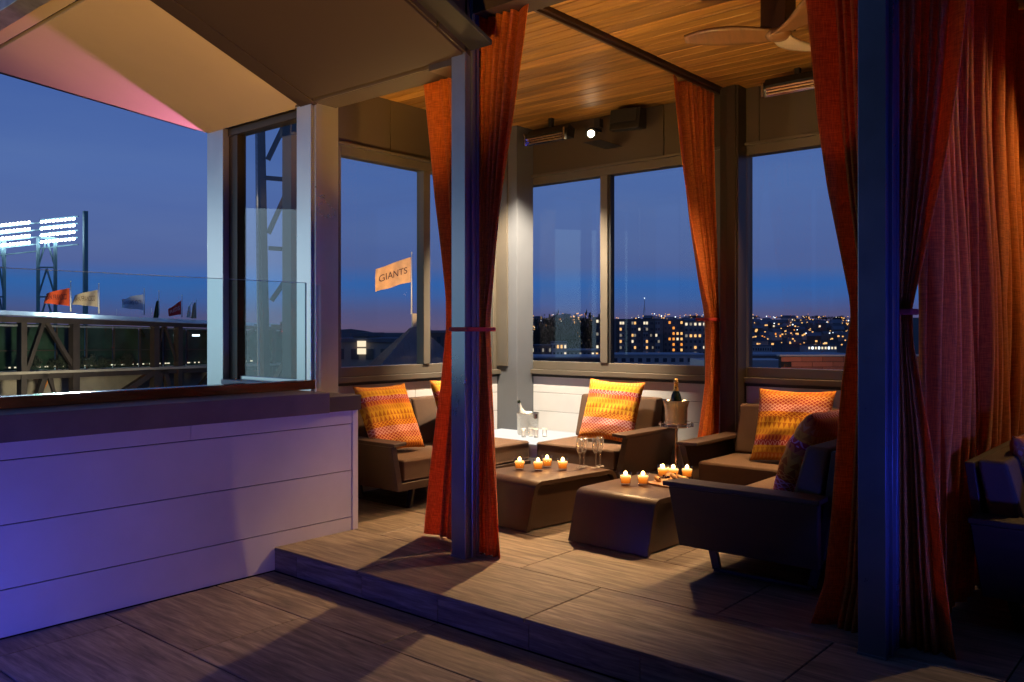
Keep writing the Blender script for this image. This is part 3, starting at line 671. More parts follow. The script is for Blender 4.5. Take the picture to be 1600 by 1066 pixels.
# around the left column
curtain('tied_curtain', 'rust curtain on the left side of the left column, flaring to the floor', [(0.16, 3.56, 4.08), (0.74, 3.56, 3.97), (1.15, 3.56, 3.90), (1.50, 3.56, 3.87), (1.70, 3.56, 3.88), (2.0, 3.56, 3.93), (2.35, 3.56, 3.99), (3.42, 3.56, 4.12)], 'y', 3.93, 9, 0.035, seed=3, pocket=1, edge=1)
curtain('tied_curtain', 'rust curtain on the right side of the left column tied with a red band', [(0.148, 3.31, 3.53), (0.4, 3.34, 3.53), (0.785, 3.40, 3.53), (1.17, 3.45, 3.53), (TZ, 3.47, 3.53), (1.60, 3.46, 3.53), (1.94, 3.395, 3.53), (2.33, 3.31, 3.53), (2.72, 3.225, 3.53), (3.10, 3.15, 3.53), (3.45, 3.09, 3.53)], 'y', 3.845, 8, 0.04, seed=5, pocket=1, edge=0, tie=(3.643, 3.90, 3.445, 3.60, TZ+0.0))
# around the right column
curtain('tied_curtain', 'rust curtain left of the dark blue right column', [(0.148, 1.16, 1.50), (0.35, 1.16, 1.437), (0.65, 1.16, 1.40), (1.25, 1.16, 1.345), (1.55, 1.16, 1.305), (1.63, 1.16, 1.31), (1.85, 1.16, 1.355), (2.14, 1.16, 1.415), (2.44, 1.16, 1.46), (3.04, 1.16, 1.52), (3.45, 1.16, 1.55)], 'y', 3.90, 9, 0.042, seed=8, pocket=1, edge=1)
curtain('tied_curtain', 'wine shaded curtain right of the blue column gathered by a red tie', [(0.147, 0.88, 1.13), (0.49, 0.925, 1.13), (0.99, 0.98, 1.13), (1.22, 1.02, 1.13), (1.45, 1.06, 1.13), (1.60, 1.062, 1.13), (1.8, 1.015, 1.13), (2.22, 0.925, 1.13), (2.56, 0.872, 1.13), (2.91, 0.837, 1.13), (3.45, 0.80, 1.14)], 'y', 3.90, 8, 0.038, seed=11, pocket=1, edge=0, tie=(3.84, 3.95, 1.05, 1.13, 1.575))
# rear one on the track
curtain('tied_curtain', 'bright rust curtain hanging from the track beside the rear column', [(0.16, 6.02, 6.50), (0.63, 6.17, 6.50), (1.06, 6.28, 6.50), (1.56, 6.27, 6.46), (1.66, 6.24, 6.45), (1.84, 6.16, 6.43), (2.35, 5.98, 6.42), (2.85, 5.85, 6.42), (3.44, 5.74, 6.42)], 'x', 3.30, 9, 0.05, seed=14, pocket=1, edge=0, tie=(6.25, 6.54, 3.24, 3.36, 1.58))
# partition
curtain('partition_curtain', 'full width rust curtain closing off the neighbouring bay behind the right column', [(0.17, 4.03, 6.5), (0.8, 3.99, 6.5), (1.5, 3.97, 6.5), (3.45, 3.98, 6.5)], 'x', 1.035, 17, 0.042, seed=21, nz=40, uneven=0.8)
curtain('partition_curtain', 'amber lit curtain hanging on the rear wall at the right edge', [(0.158, 0.0, 0.93), (3.45, 0.0, 0.93)], 'y', 6.42, 8, 0.045, seed=25, nz=30, uneven=0.8)

# ================================================================== CEILING FIXTURES
def tilt(o, rx, ry, rz): o.rotation_euler = (R(rx), R(ry), R(rz)); return o
def heater(loc, label):
    t = thing('infrared_heater', label, 'heater', loc, 0, 'infrared heaters on the rear header')
    a = bpy.data.objects.new  # housing tilted down towards the room
    b = MB(); b.prism([(-0.06, -0.05), (0.05, -0.06), (0.07, 0.03), (-0.02, 0.06), (-0.07, 0.0)], 'y', -0.24, 0.24); b.build('housing', M['black'], t, 0.004)
    b = MB(); b.box(-0.085, -0.072, -0.225, 0.225, -0.055, 0.01, Matrix.Rotation(R(-25), 4, 'Y')); b.build('reflector', M['chrome'], t)
    b = MB()
    for k in range(3): b.tube([(-0.088, -0.20, -0.075+0.022*k), (-0.088, 0.20, -0.075+0.022*k)], 0.006, 6)
    b.build('heating_element', M['element'], t)
    for y in (-0.232, 0.232): MB().box(-0.1, -0.06, y-0.01, y+0.01, -0.09, 0.02).build('end_cap', M['chrome'], t, 0.003)
    MB().box(0.02, 0.25, -0.02, 0.02, 0.03, 0.06).build('bracket', M['black'], t, 0.003)
    MB().box(0.0, 0.04, -0.02, 0.02, 0.03, CZ-loc[2]).build('bracket', M['black'], t, 0.003)
    return t
heater((6.28, 4.88, 3.315), 'slim infrared heater on the header left of the lit spot lamp')
heater((6.28, 2.53, 3.36), 'slim infrared heater under the ceiling below the fan')
# unseen far side repeats are left out
t = thing('spot_lamp', 'lit round spot lamp on the rear header', 'lamp', (6.40, 4.50, 3.295))
b = MB(); b.lathe([(0.0, 0.05), (0.045, 0.05), (0.05, -0.05), (0.042, -0.05), (0.040, -0.035)], n=20); o = b.build('housing', M['black'], t, smooth=True); o.rotation_euler = (0, R(68), R(35))
MB().box(-0.30, 0.06, -0.30, -0.124, -0.157, -0.154).build('added_baffle', M['black'], t)  # plate added to cut this lamp's light off the right part of the deck
b = MB(); b.lathe([(0.0, -0.046), (0.031, -0.046)], n=20); o = b.build('lens', M['lampface'], t); o.rotation_euler = (0, R(68), R(35))
MB().box(0.0, 0.15, -0.015, 0.015, 0.03, 0.05).build('bracket', M['black'], t, 0.002)
MB().box(-0.01, 0.05, -0.10, -0.04, 0.04, 0.12).build('driver_box', M['black'], t, 0.003)
t = thing('wall_speaker', 'black wedge speaker on the header right of the lit spot lamp', 'speaker', (6.36, 4.08, 3.335), R(12))
b = MB(); b.prism([(-0.10, -0.10), (0.10, -0.07), (0.10, 0.11), (-0.06, 0.09)], 'y', -0.14, 0.14); b.build('cabinet', M['black'], t, 0.012)
MB().box(-0.108, -0.102, -0.12, 0.12, -0.06, 0.06, Matrix.Rotation(R(12), 4, 'Y')).build('grille', M['seal'], t, 0.002)
MB().box(0.10, 0.19, -0.02, 0.02, -0.01, 0.04).build('bracket', M['black'], t, 0.002)

fan = thing('ceiling_fan', 'three bladed wooden ceiling fan hanging from a dark box', 'ceiling fan', (4.74, 2.02, 3.2))
MB().box(-0.075, 0.075, -0.075, 0.075, 0.02, CZ-3.2).build('mount_box', M['track'], fan, 0.004)
b = MB(); b.lathe([(0, -0.03), (0.05, -0.028), (0.075, -0.005), (0.075, 0.02), (0, 0.02)], n=20); b.build('hub', M['fanwood'], fan, smooth=True)
for k, (ang, m_) in enumerate(((111, 'fanwood'), (224, 'fanwood'), (-9, 'fanpale'))):
    b = MB()
    def bl(u, v):
        r_ = 0.03 + 0.50*u; w = 0.060 + 0.045*math.sin(u*math.pi*0.75) - 0.05*u**4
        y = (v-0.5)*2*w; tw = R(14)*(1-0.5*u)
        return (r_, y*math.cos(tw) + 0.05*math.sin(u*3), y*math.sin(tw) + 0.03*u*u)
    b.grid(bl, 16, 6)
    o = b.build('blade', M[m_], fan, smooth=True); o.rotation_euler = (0, 0, R(ang))
    s_ = o.modifiers.new('solid', 'SOLIDIFY'); s_.thickness = 0.014; s_.offset = 0

# ================================================================== FURNITURE
def rbox(b, x0, x1, y0, y1, z0, z1): b.box(x0, x1, y0, y1, z0, z1)
def sofa(label, loc, rz, W, arms, D=0.84, group='low brown lounge sofas'):
    """local x across, y from front to back; front frame at y = 0"""
    t = thing('lounge_sofa', label, 'sofa', loc, rz, group)
    aw = 0.05
    # shell: base tray
    b = MB(); b.box(0.14, W-0.14, 0.062, D-0.04, 0.175, 0.222); b.build('base_tray', M['sofa'], t, 0.004)
    sp_ = 0.085                                       # arms splay outwards towards the top
    for side in arms:
        def X(x): return x if side == 'l' else W-x
        b = MB(); lo = [(sp_, 0.02, 0.165), (sp_+aw, 0.02, 0.165), (aw, 0.0, 0.50), (0.0, 0.0, 0.50)]; hi = [(sp_, D-0.03, 0.165), (sp_+aw, D-0.03, 0.165), (aw, D, 0.50), (0.0, D, 0.50)]
        A = [b.bm.verts.new((X(x), y, z)) for x, y, z in lo]; B = [b.bm.verts.new((X(x), y, z)) for x, y, z in hi]
        b.bm.faces.new(A); b.bm.faces.new(B[::-1])
        for q in range(4): b.bm.faces.new((A[q], B[q], B[(q+1) % 4], A[(q+1) % 4]))
        b.build('arm_panel', M['sofa'], t, 0.004)
        b = MB(); b.prism([(X(-0.004), -0.035), (X(0.15), 0.0), (X(0.15), D), (X(-0.004), D+0.01)], 'z', 0.501, 0.527); b.build('armrest', M['sofa'], t, 0.005)
    b = MB(); b.box(sp_ if 'l' in arms else 0.0, W-sp_ if 'r' in arms else W, 0.018, 0.06, 0.165, 0.222); b.build('front_rail', M['sofa'], t, 0.004)
    xl = sp_+aw+0.008 if 'l' in arms else 0.004; xr = W-sp_-aw-0.008 if 'r' in arms else W-0.004
    MB().box(xl, xr, 0.03, D-0.14, 0.226, 0.388).build('seat_cushion', M['cushion'], t, 0.018, seg=3, smooth=False)
    b = MB(); q = 0.006; b.tube([(xl+q, 0.030, 0.372), (xr-q, 0.030, 0.372)], 0.0035, 6); b.tube([(xl+q, 0.030, 0.242), (xr-q, 0.030, 0.242)], 0.0035, 6); b.build('piping', M['cushion'], t)
    # back: panel + leaning cushions
    b = MB(); b.prism([(D-0.06, 0.20), (D-0.02, 0.20), (D+0.055, 0.75), (D+0.015, 0.75)], 'x', xl, xr); b.build('back_panel', M['sofa'], t, 0.004)
    n = max(1, round((xr-xl)/0.78)); w = (xr-xl)/n
    bl = xl + (0.10 if 'l' in arms and n == 1 else 0)
    for i in range(n):
        b = MB(); b.prism([(D-0.22, 0.392), (D-0.065, 0.392), (D+0.008, 0.765), (D-0.115, 0.765)], 'x', xl+w*i+0.004, xl+w*(i+1)-0.004)
        b.build('back_cushion', M['cushion'], t, 0.02, seg=3)
    for x in (0.30, W-0.30):
        b = MB(); h = 0.012
        pts = [(0.10, 0.175), (0.16, 0.012), (D-0.16, 0.012), (D-0.10, 0.175)]
        b.bar((x, 0.10, 0.175), (x, 0.14, 0.012), 0.050, 0.022); b.box(x-0.025, x+0.025, 0.132, D-0.132, 0.0, 0.022); b.bar((x, D-0.10, 0.175), (x, D-0.14, 0.012), 0.050, 0.022)
        b.build('sled_leg', M['leg'], t, 0.002)
    return t
sofa('brown two seat sofa at left behind the counter with two patterned pillows', (4.13, 4.66, P), 0, 1.62, 'l', group=None)
sofa('single seat brown sofa at the rear holding one pillow, arm beside the champagne stand', (5.69, 4.60, P), R(-90), 0.95, 'r', D=0.80)
sofa('brown sofa under the right rear window holding the bright orange pillow', (5.62, 3.16, P), R(-90), 1.42, 'l', D=0.82)
sofa('nearest dark sofa seen from its side with back to the right column', (5.50, 2.37, P), R(180), 1.40, 'r', D=0.82)
sofa('dark sofa of the neighbouring bay at the right edge, in front of partition curtain', (4.17, 0.08, P), 0, 1.8, 'l', D=0.82)

# corner side table, luminous
t = thing('side_table', 'glowing white corner table between the two rear sofas', 'side table', (5.77, 4.62, P))
MB().box(0.01, 0.72, 0.01, 0.87, 0.03, 0.355).build('table_body', M['white'], t, 0.004)
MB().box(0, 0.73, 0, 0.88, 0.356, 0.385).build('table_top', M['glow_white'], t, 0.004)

def coffee_table(label, loc, rz, L=1.0, W=0.60, H=0.325):
    t = thing('coffee_table', label, 'coffee table', loc, rz, 'folded brown coffee tables')
    th = 0.032; lean = 0.075; r = 0.075
    def arc(cx, cz, rr, a0, a1, n=8): return [(cx+rr*math.cos(a0+(a1-a0)*i/n), cz+rr*math.sin(a0+(a1-a0)*i/n)) for i in range(n+1)]
    a_l = math.atan2(H, lean)
    out = [(0.0, 0.0)] + arc(lean+r*0.98, H-r, r, math.pi-0.28, math.pi/2) + arc(L-lean-r*0.98, H-r, r, math.pi/2, 0.28) + [(L, 0.0)]
    inn = [(L-th, 0.0)] + arc(L-lean-r*0.98, H-r, r-th, 0.28, math.pi/2) + arc(lean+r*0.98, H-r, r-th, math.pi/2, math.pi-0.28) + [(th, 0.0)]
    b = MB(); A = [b.bm.verts.new((x, 0, z)) for x, z in out+inn]; B = [b.bm.verts.new((x, W, z)) for x, z in out+inn]
    n = len(A); no = len(out)
    for i in range(n): b.bm.faces.new((A[i], A[(i+1) % n], B[(i+1) % n], B[i]))
    for S in (A, B):
        for i in range(no-1): b.bm.faces.new((S[i], S[i+1], S[n-2-i], S[n-1-i]))
    # split as top and two leg panels: one folded sheet, kept as one shell; feet are separate
    o = b.build('folded_shell', M['table'], t, 0.003, seg=2)
    for p in o.data.polygons: p.use_smooth = abs(p.normal.y) < 0.5
    for y in (0.03, W-0.045):
        b = MB(); b.prism([(th+0.004, 0.004), (lean+th+0.01, H-th-0.03), (lean+r, H-th-0.002), (L-lean-r, H-th-0.002), (L-lean-th-0.01, H-th-0.03), (L-th-0.004, 0.004)], 'y', y, y+0.015); b.build('side_panel', M['table'], t)
    for x in (0.02, L-0.05):
        MB().box(x, x+0.03, 0.03, W-0.03, -0.006, 0.0).build('foot_glide', M['black'], t)
    return t
coffee_table('brown folded coffee table at left holding four candles and the flutes', (4.366, 3.592, P+0.007), R(-7), 0.99)
coffee_table('brown folded coffee table at right holding the snack board and five candles', (4.36, 2.66, P+0.007), R(-2), 1.02, 0.60)

# pillows
def pillow(label, mname, loc, rot, s=0.50, th=0.15):
    b = MB()
    uvs = {}
    def f(side):
        def g(u, v):
            x, y = (u-0.5)*2, (v-0.5)*2
            e = max(0.0, (1-x*x))**0.42 * max(0.0, (1-y*y))**0.42
            pin = 1 - 0.075*(1-abs(x)**2.2)*(abs(y)**3) ; pin2 = 1 - 0.075*(1-abs(y)**2.2)*(abs(x)**3)
            wr = 0.006*math.sin(7*x+3*y+len(label)) * e + 0.004*math.sin(13*y-5*x)*e
            return (x*s/2*pin2, side*(th/2*e + wr*side + 0.002), y*s/2*pin)
        return g
    for side in (1, -1):
        g = b.grid(f(side), 22, 22)
        for i, row in enumerate(g):
            for j, v in enumerate(row): uvs[v] = (i/22, j/22)
    uvl = b.bm.loops.layers.uv.new('UVMap')
    for fc in b.bm.faces:
        for l in fc.loops: l[uvl].uv = uvs[l.vert]
    bmesh.ops.remove_doubles(b.bm, verts=b.bm.verts, dist=0.0045)
    o = b.build('throw_pillow', M[mname], None, smooth=True)
    o.location = loc; o.rotation_euler = Euler([R(a) for a in rot], 'XYZ')
    return tag(o, label, 'pillow')
pillow('patterned ochre pillow nearest the counter end on the left sofa', 'pillow1', (4.50, 5.10, P+0.66), (-25, 0, 2), 0.56)
pillow('patterned pillow on the left sofa, half hidden by the tied curtain', 'pillow2', (5.30, 5.12, P+0.67), (-22, 0, 10), 0.56)
pillow('patterned pillow standing upright on the single rear sofa', 'pillow2', (6.16, 4.12, P+0.655), (-20, 2, -86), 0.55)
pillow('bright orange patterned pillow on the sofa below the right rear window', 'pillow3', (6.03, 2.46, P+0.655), (-22, 0, -84), 0.56)
pillow('plum shaded patterned pillow seen edge on upon the nearest sofa', 'pillow4', (4.86, 1.87, P+0.65), (-24, 0, 178), 0.54, 0.20)
pillow('purple patterned pillow at the right picture edge on the dark sofa', 'pillow4', (4.80, 0.72, P+0.635), (-22, 0, 0), 0.48)

# candles
def candle_proto():
    t = thing('tea_candle', 'x', 'candle', (0, 0, 0), 0)
    b = MB(); b.lathe([(0.0, 0.0), (0.026, 0.0), (0.029, 0.01), (0.035, 0.074), (0.0325, 0.074), (0.0265, 0.012), (0.0, 0.010)], n=24); b.build('glass_cup', M['cupglass'], t, smooth=True)
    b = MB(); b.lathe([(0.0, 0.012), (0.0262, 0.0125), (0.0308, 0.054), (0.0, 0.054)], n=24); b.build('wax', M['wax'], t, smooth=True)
    b = MB(); b.lathe([(0.0, 0.0542), (0.0302, 0.0542), (0.018, 0.057), (0.0, 0.058)], n=20); b.build('melted_wax', M['pool'], t, smooth=True)
    b = MB(); b.lathe([(0.0, 0.056), (0.009, 0.059), (0.0115, 0.066), (0.008, 0.075), (0.0, 0.082)], n=12); b.build('flame', M['flame'], t, smooth=True)
    return t
T1 = P+0.332; T2 = P+0.332
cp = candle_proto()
CL = [((4.78, 3.995, T1), 'leftmost lit candle on the left coffee table', 0), ((4.84, 3.87, T1), 'front candle of the overlapping pair on the left coffee table', 0),
      ((4.99, 3.905, T1), 'rear candle of the overlapping pair on the left coffee table', 0), ((4.97, 3.745, T1), 'lit candle nearest the flutes on the left coffee table', 0),
      ((4.76, 3.07, T2), 'left one of the two candles before the snack board', 1), ((4.83, 2.98, T2), 'right one of the two candles before the snack board', 1),
      ((5.17, 3.03, T2), 'left one of the three candles behind the snack board', 1), ((5.20, 2.965, T2), 'middle one of the three candles behind the snack board', 1), ((5.255, 2.89, T2), 'rightmost of the three candles behind the snack board', 1)]
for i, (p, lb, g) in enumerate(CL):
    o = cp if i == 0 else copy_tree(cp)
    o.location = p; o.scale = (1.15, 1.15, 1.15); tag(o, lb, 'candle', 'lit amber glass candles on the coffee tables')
    light('candle_glow', 'POINT', (p[0], p[1], p[2]+0.085), 0.55, (1.0, 0.45, 0.12), shadow_soft_size=0.012)

# flutes
def flute():
    t = thing('champagne_flute', 'x', 'glass', (0, 0, 0))
    b = MB(); b.lathe([(0.0, 0.0), (0.032, 0.001), (0.030, 0.004), (0.006, 0.010), (0.0042, 0.02), (0.004, 0.085), (0.007, 0.10)], n=24); b.build('stem', M['crystal'], t, smooth=True)
    b = MB(); b.lathe([(0.006, 0.10), (0.018, 0.118), (0.0275, 0.150), (0.029, 0.175), (0.0235, 0.222), (0.0222, 0.222), (0.0275, 0.175), (0.026, 0.152), (0.016, 0.122), (0.0, 0.108)], n=28); b.build('bowl', M['crystal'], t, smooth=True)
    return t
fp = flute()
for i, (p, lb) in enumerate([((5.12, 3.70, T1), 'front left champagne flute on the left coffee table'), ((5.20, 3.72, T1), 'back left champagne flute on the left coffee table'),
                             ((5.21, 3.62, T1), 'front right champagne flute on the left coffee table'), ((5.285, 3.635, T1), 'rearmost champagne flute at the right end of the left coffee table')]):
    o = fp if i == 0 else copy_tree(fp); o.location = p; tag(o, lb, 'glass', 'champagne flutes on the left coffee table')

# snack board
t = thing('snack_board', 'wooden board of cheese, bread and fruit between the candles', 'serving board', (4.98, 2.86, T2), R(-12))
MB().box(-0.13, 0.17, -0.11, 0.11, 0.0, 0.014).build('board', M['board'], t, 0.004)
r_ = random.Random(4)
for k in range(5):
    b = MB(); x, y = r_.uniform(-0.10, 0.12), r_.uniform(-0.08, 0.0)
    b.prism([(x, y), (x+0.05, y+0.01), (x+0.015, y+0.035)], 'z', 0.0145, 0.038); b.build('cheese_wedge', M['cheese'], t, 0.003)
for k in range(6):
    x, y = r_.uniform(-0.10, 0.13), r_.uniform(-0.02, 0.08)
    b = MB(); b.lathe([(0, 0), (0.024, 0), (0.028, 0.008), (0.024, 0.016), (0, 0.017)], n=12)
    o = b.build('bread_slice', M['bread'], t, smooth=True); o.location = (x, y, 0.018 + 0.006*k); o.rotation_euler = (r_.uniform(0.2, 0.7), r_.uniform(-0.4, 0.4), 0)
b = MB()
for k in range(22):
    x, y, z = 0.03+r_.gauss(0, 0.03), 0.04+r_.gauss(0, 0.02), 0.03+abs(r_.gauss(0, 0.012))
    b.lathe([(0, -0.008), (0.006, -0.006), (0.008, 0), (0.006, 0.006), (0, 0.008)], (x, y, z), 8)
b.build('grapes', M['grape'], t, smooth=True)['kind'] = 'stuff'

# champagne stand, bucket, bottle
t = thing('bucket_stand', 'polished pole stand between the rear sofas carrying an ice bucket', 'stand', (5.90, 3.34, P))
b = MB(); b.lathe([(0, 0), (0.13, 0.0), (0.13, 0.012), (0.05, 0.022), (0.014, 0.035), (0.0125, 0.30), (0.016, 0.31), (0.0125, 0.32), (0.0125, 0.58), (0.03, 0.59)], n=24); b.build('pole', M['copper'], t, smooth=True)
b = MB(); b.lathe([(0, 0.591), (0.09, 0.591), (0.13, 0.603), (0.132, 0.607), (0.09, 0.599), (0, 0.599)], n=32); b.build('tray', M['chrome'], t, smooth=True)
b = MB()
for k in range(10):
    a = 2*math.pi*k/10; b.bar((0.131*math.cos(a), 0.131*math.sin(a), 0.601), (0.131*math.cos(a), 0.131*math.sin(a), 0.630), 0.006)
b.lathe([(0.128, 0.625), (0.134, 0.625), (0.134, 0.631), (0.128, 0.631), (0.128, 0.625)], n=32); b.build('gallery', M['chrome'], t)
t = thing('ice_bucket', 'hammered steel ice bucket on the polished stand', 'ice bucket', (5.90, 3.34, P+0.5995))
b = MB(); b.lathe([(0, 0), (0.082, 0.0), (0.086, 0.02), (0.088, 0.14), (0.104, 0.20), (0.108, 0.204), (0.101, 0.202), (0.083, 0.14), (0.080, 0.02), (0, 0.015)], n=36); b.build('bucket', M['hammered'], t, smooth=True)
b = MB()
for k in range(30):
    a = rnd.uniform(0, 6.28); rr = rnd.uniform(0.0, 0.07); s_ = 0.012
    b.box(-s_, s_, -s_, s_, -s_, s_, Matrix.Translation((rr*math.cos(a), rr*math.sin(a), 0.16+rnd.uniform(0, 0.02))) @ Matrix.Rotation(a, 4, 'Z') @ Matrix.Rotation(a*2, 4, 'X'))
b.build('ice_cubes', M['paleglass'], t)
t = thing('champagne_bottle', 'dark champagne bottle with gold foil neck standing in the bucket on the pole', 'bottle', (5.90, 3.34, P+0.64))
b = MB(); b.lathe([(0, 0), (0.042, 0.0), (0.044, 0.01), (0.044, 0.165), (0.036, 0.205), (0.020, 0.24), (0.016, 0.26), (0, 0.26)], n=28); b.build('bottle_body', M['bottle'], t, smooth=True)
b = MB(); b.lathe([(0.0225, 0.236), (0.018, 0.262), (0.0165, 0.290), (0.018, 0.295), (0.018, 0.305), (0.0165, 0.308), (0.0165, 0.324), (0.010, 0.332), (0, 0.333)], n=24); b.build('foil', M['foil'], t, smooth=True)

t = thing('ice_bucket', 'round metal ice bucket on the glowing white corner table', 'ice bucket', (6.10, 5.00, P+0.386))
b = MB(); b.lathe([(0, 0), (0.092, 0.0), (0.096, 0.02), (0.104, 0.195), (0.108, 0.200), (0.101, 0.200), (0.090, 0.02), (0, 0.015)], n=36); b.build('bucket', M['hammered'], t, smooth=True)
MB().box(-0.035, 0.0, -0.12, -0.103, 0.15, 0.20).build('handle', M['chrome'], t, 0.004)
t = thing('white_bottle', 'pale frosted bottle leaning out of the ice bucket on the corner table', 'bottle', (6.11, 5.01, P+0.41)); t.rotation_euler = (R(-13), R(-10), 0)
b = MB(); b.lathe([(0, 0), (0.036, 0.0), (0.037, 0.14), (0.030, 0.19), (0.015, 0.225), (0.0125, 0.275), (0.015, 0.278), (0.015, 0.292), (0, 0.292)], n=24); b.build('bottle_body', M['paleglass'], t, smooth=True)
b = MB(); b.lathe([(0.0155, 0.276), (0.0158, 0.302), (0, 0.304)], n=20); b.build('cap', M['bottle'], t, smooth=True)
# shot glasses
sp = thing('shot_glass', 'x', 'glass', (0, 0, 0))
b = MB(); b.lathe([(0, 0), (0.019, 0), (0.020, 0.004), (0.024, 0.075), (0.022, 0.075), (0.018, 0.014), (0, 0.012)], n=20); b.build('cup', M['crystal'], sp, smooth=True)
b = MB(); b.lathe([(0.0245, 0.070), (0.0255, 0.0745), (0.0245, 0.079), (0.0215, 0.077), (0.0245, 0.070)], n=20); b.build('rim', M['paleglass'], sp, smooth=True)
b = MB(); b.lathe([(0, 0.0005), (0.0185, 0.0005), (0.019, 0.012), (0, 0.012)], n=20); b.build('thick_base', M['paleglass'], sp, smooth=True)
for i, (p, lb) in enumerate([((5.92, 4.90), 'leftmost of the four empty shot glasses before the bucket'), ((6.0, 4.88), 'second shot glass from the left before the corner table bucket'),
                             ((5.96, 4.79), 'third shot glass from the left on the glowing corner table'), ((6.06, 4.77), 'rightmost of the four empty shot glasses on the corner table')]):
    o = sp if i == 0 else copy_tree(sp); o.location = (p[0], p[1], P+0.386); tag(o, lb, 'glass', 'shot glasses on the corner table')

# ================================================================== FAR SURROUNDINGS
def far(b, e, d):
    """point at pixel bearing b, elevation pixel e (photo of 1600 px), distance d ahead"""
    t = (b-800)/1334.0
    return Vector((d*(0.7615+0.648*t), d*(0.648-0.7615*t), EYE + d*(515-e)/1334.0))
GZ = EYE - 20
structure(MB().box(-3000, 4000, -3000, 4000, GZ-2, GZ).build('ground', M['ground']))
# building the terrace stands on
hb = thing('host_building', 'dark building block carrying the terrace', 'building', (0, 0, GZ))
MB().box(-9, 6.85, -7, 6.7, 0, 18.15).build('building_wall', M['concrete'], hb)

bw_ = thing('sky_block_walls', 'unseen dark walls and roof added behind the terrace to hold back sky light', 'building', (-4.6, -5.6, 0))  # unseen walls and roof added to darken the sky light on the terrace
MB().box(-0.3, 0.0, -0.3, 12.0, 0, 8).build('wall', M['bronze'], bw_)
MB().box(0.0, 12.0, -0.3, 0.0, 0, 8).build('wall', M['bronze'], bw_)
MB().box(0.0, 5.2, 0.001, 8.8, 4.1, 4.3).build('sky_block_roof', M['bronze'], bw_)
# hillside
def hillz(b, d):
    u = (d-700)/800.0
    sky = 497 + 3*math.sin(b*0.021) + 2.5*math.sin(b*0.053+1) - (7 if 1050 < b < 1100 else 0)*0
    sky += 22*max(0.0, min(1.0, (815-b)/90.0))
    top = EYE + 1500*(515-sky)/1334.0
    z = GZ + (top-GZ)*max(0, min(1, u))**0.8 if u <= 1 else top - 60*(u-1)
    return z + 1.5*noise.noise(Vector((b*0.03, d*0.01, 0)))
b = MB()
def hf(u, v):
    bb = -500 + 2900*u; d = 650 + 1500*v; p = far(bb, 515, d); p.z = hillz(bb, d); return p
b.grid(hf, 130, 40)
structure(b.build('hills', M['hill'], smooth=True))
# houses on the hillside
r_ = random.Random(12)
hw = MB().box(-5, 5, -4, 4, 0, 6).mesh('house_wall', M['city1']); hw2 = MB().box(-5, 5, -4, 4, 0, 6).mesh('house_wall', M['city2'])
b = MB(); b.prism([(-4.3, 0), (4.3, 0), (0, 2.4)], 'x', -5.2, 5.2); hr = b.mesh('house_roof', M['cityroof'])
wl = [MB().box(-1.0, 1.0, -0.05, 0.05, 0, 1.7).mesh('lit_window', m_) for m_ in LITS]
facing = R(40.4-90)
nh = 0
while nh < 185:
    bb = r_.uniform(815, 1350); d = 720 + 560*r_.random()**0.8
    if 1040 < bb < 1100 and False: continue
    p = far(bb, 515, d); p.z = hillz(bb, d) - 0.5
    big = r_.random() < 0.6; pane = 'left rear pane' if bb < 948 else ('middle rear pane' if bb < 1105 else 'right rear pane')
    t = thing('hillside_house', 'small %s house with pitched roof on the dark hillside seen in the %s' % ('dark' if big else 'pale', pane), 'house', p, facing + r_.uniform(-0.5, 0.5), 'houses scattered over the far hillside')
    s_ = r_.uniform(0.7, 1.2); t.scale = (s_, s_, s_*r_.uniform(0.8, 1.5))
    link('wall', hw if big else hw2, t); link('roof', hr, t, (0, 0, 6.0))
    for k in range(r_.choice((0, 1, 1, 1, 2))):
        o = link('window', r_.choice(wl[:3] + wl[:1]), t, (r_.uniform(-4, 4), -4.1, r_.uniform(1, 4)))
        o.scale = (r_.uniform(0.5, 1.1),)*3
    nh += 1
# street lamps on the hill
b = MB().box(-0.1, 0.1, -0.1, 0.1, 0, 7); lampme = b.mesh('pole', M['steel'])
hd = [MB().lathe([(0, -0.6), (0.6, -0.5), (0.85, 0), (0.6, 0.5), (0, 0.6)], n=8).mesh('lamp_head', LITS[i]) for i in (0, 2, 1, 4)]
for i in range(210):
    bb = r_.uniform(815, 1350); d = 690 + 800*r_.random(); p = far(bb, 515, d); p.z = hillz(bb, d)
    hk = r_.randrange(4); pane = 'left rear pane' if bb < 948 else ('middle rear pane' if bb < 1105 else 'right rear pane')
    t = thing('street_lamp', 'distant %s street lamp on the far hillside seen in the %s' % (('warm yellow', 'soft white', 'amber', 'cold white')[hk], pane), 'street lamp', p, 0, 'street lamps on the far hillside')
    link('pole', lampme, t); o = link('lamp_head', hd[hk], t, (0, 0, 7.5)); o.scale = (r_.uniform(0.35, 1.15),)*3

# the rest of the far lights, too many and too small to tell apart
b = MB()
for i in range(420):
    bb = r_.uniform(815, 1350); d = 680 + 790*r_.random(); p = far(bb, 515, d); p.z = hillz(bb, d) + r_.uniform(3, 9); q = r_.uniform(0.35, 0.75)
    b.box(p.x-q, p.x+q, p.y-q, p.y+q, p.z-q, p.z+q)
b.build('hillside_lights', LITS[0])['kind'] = 'stuff'
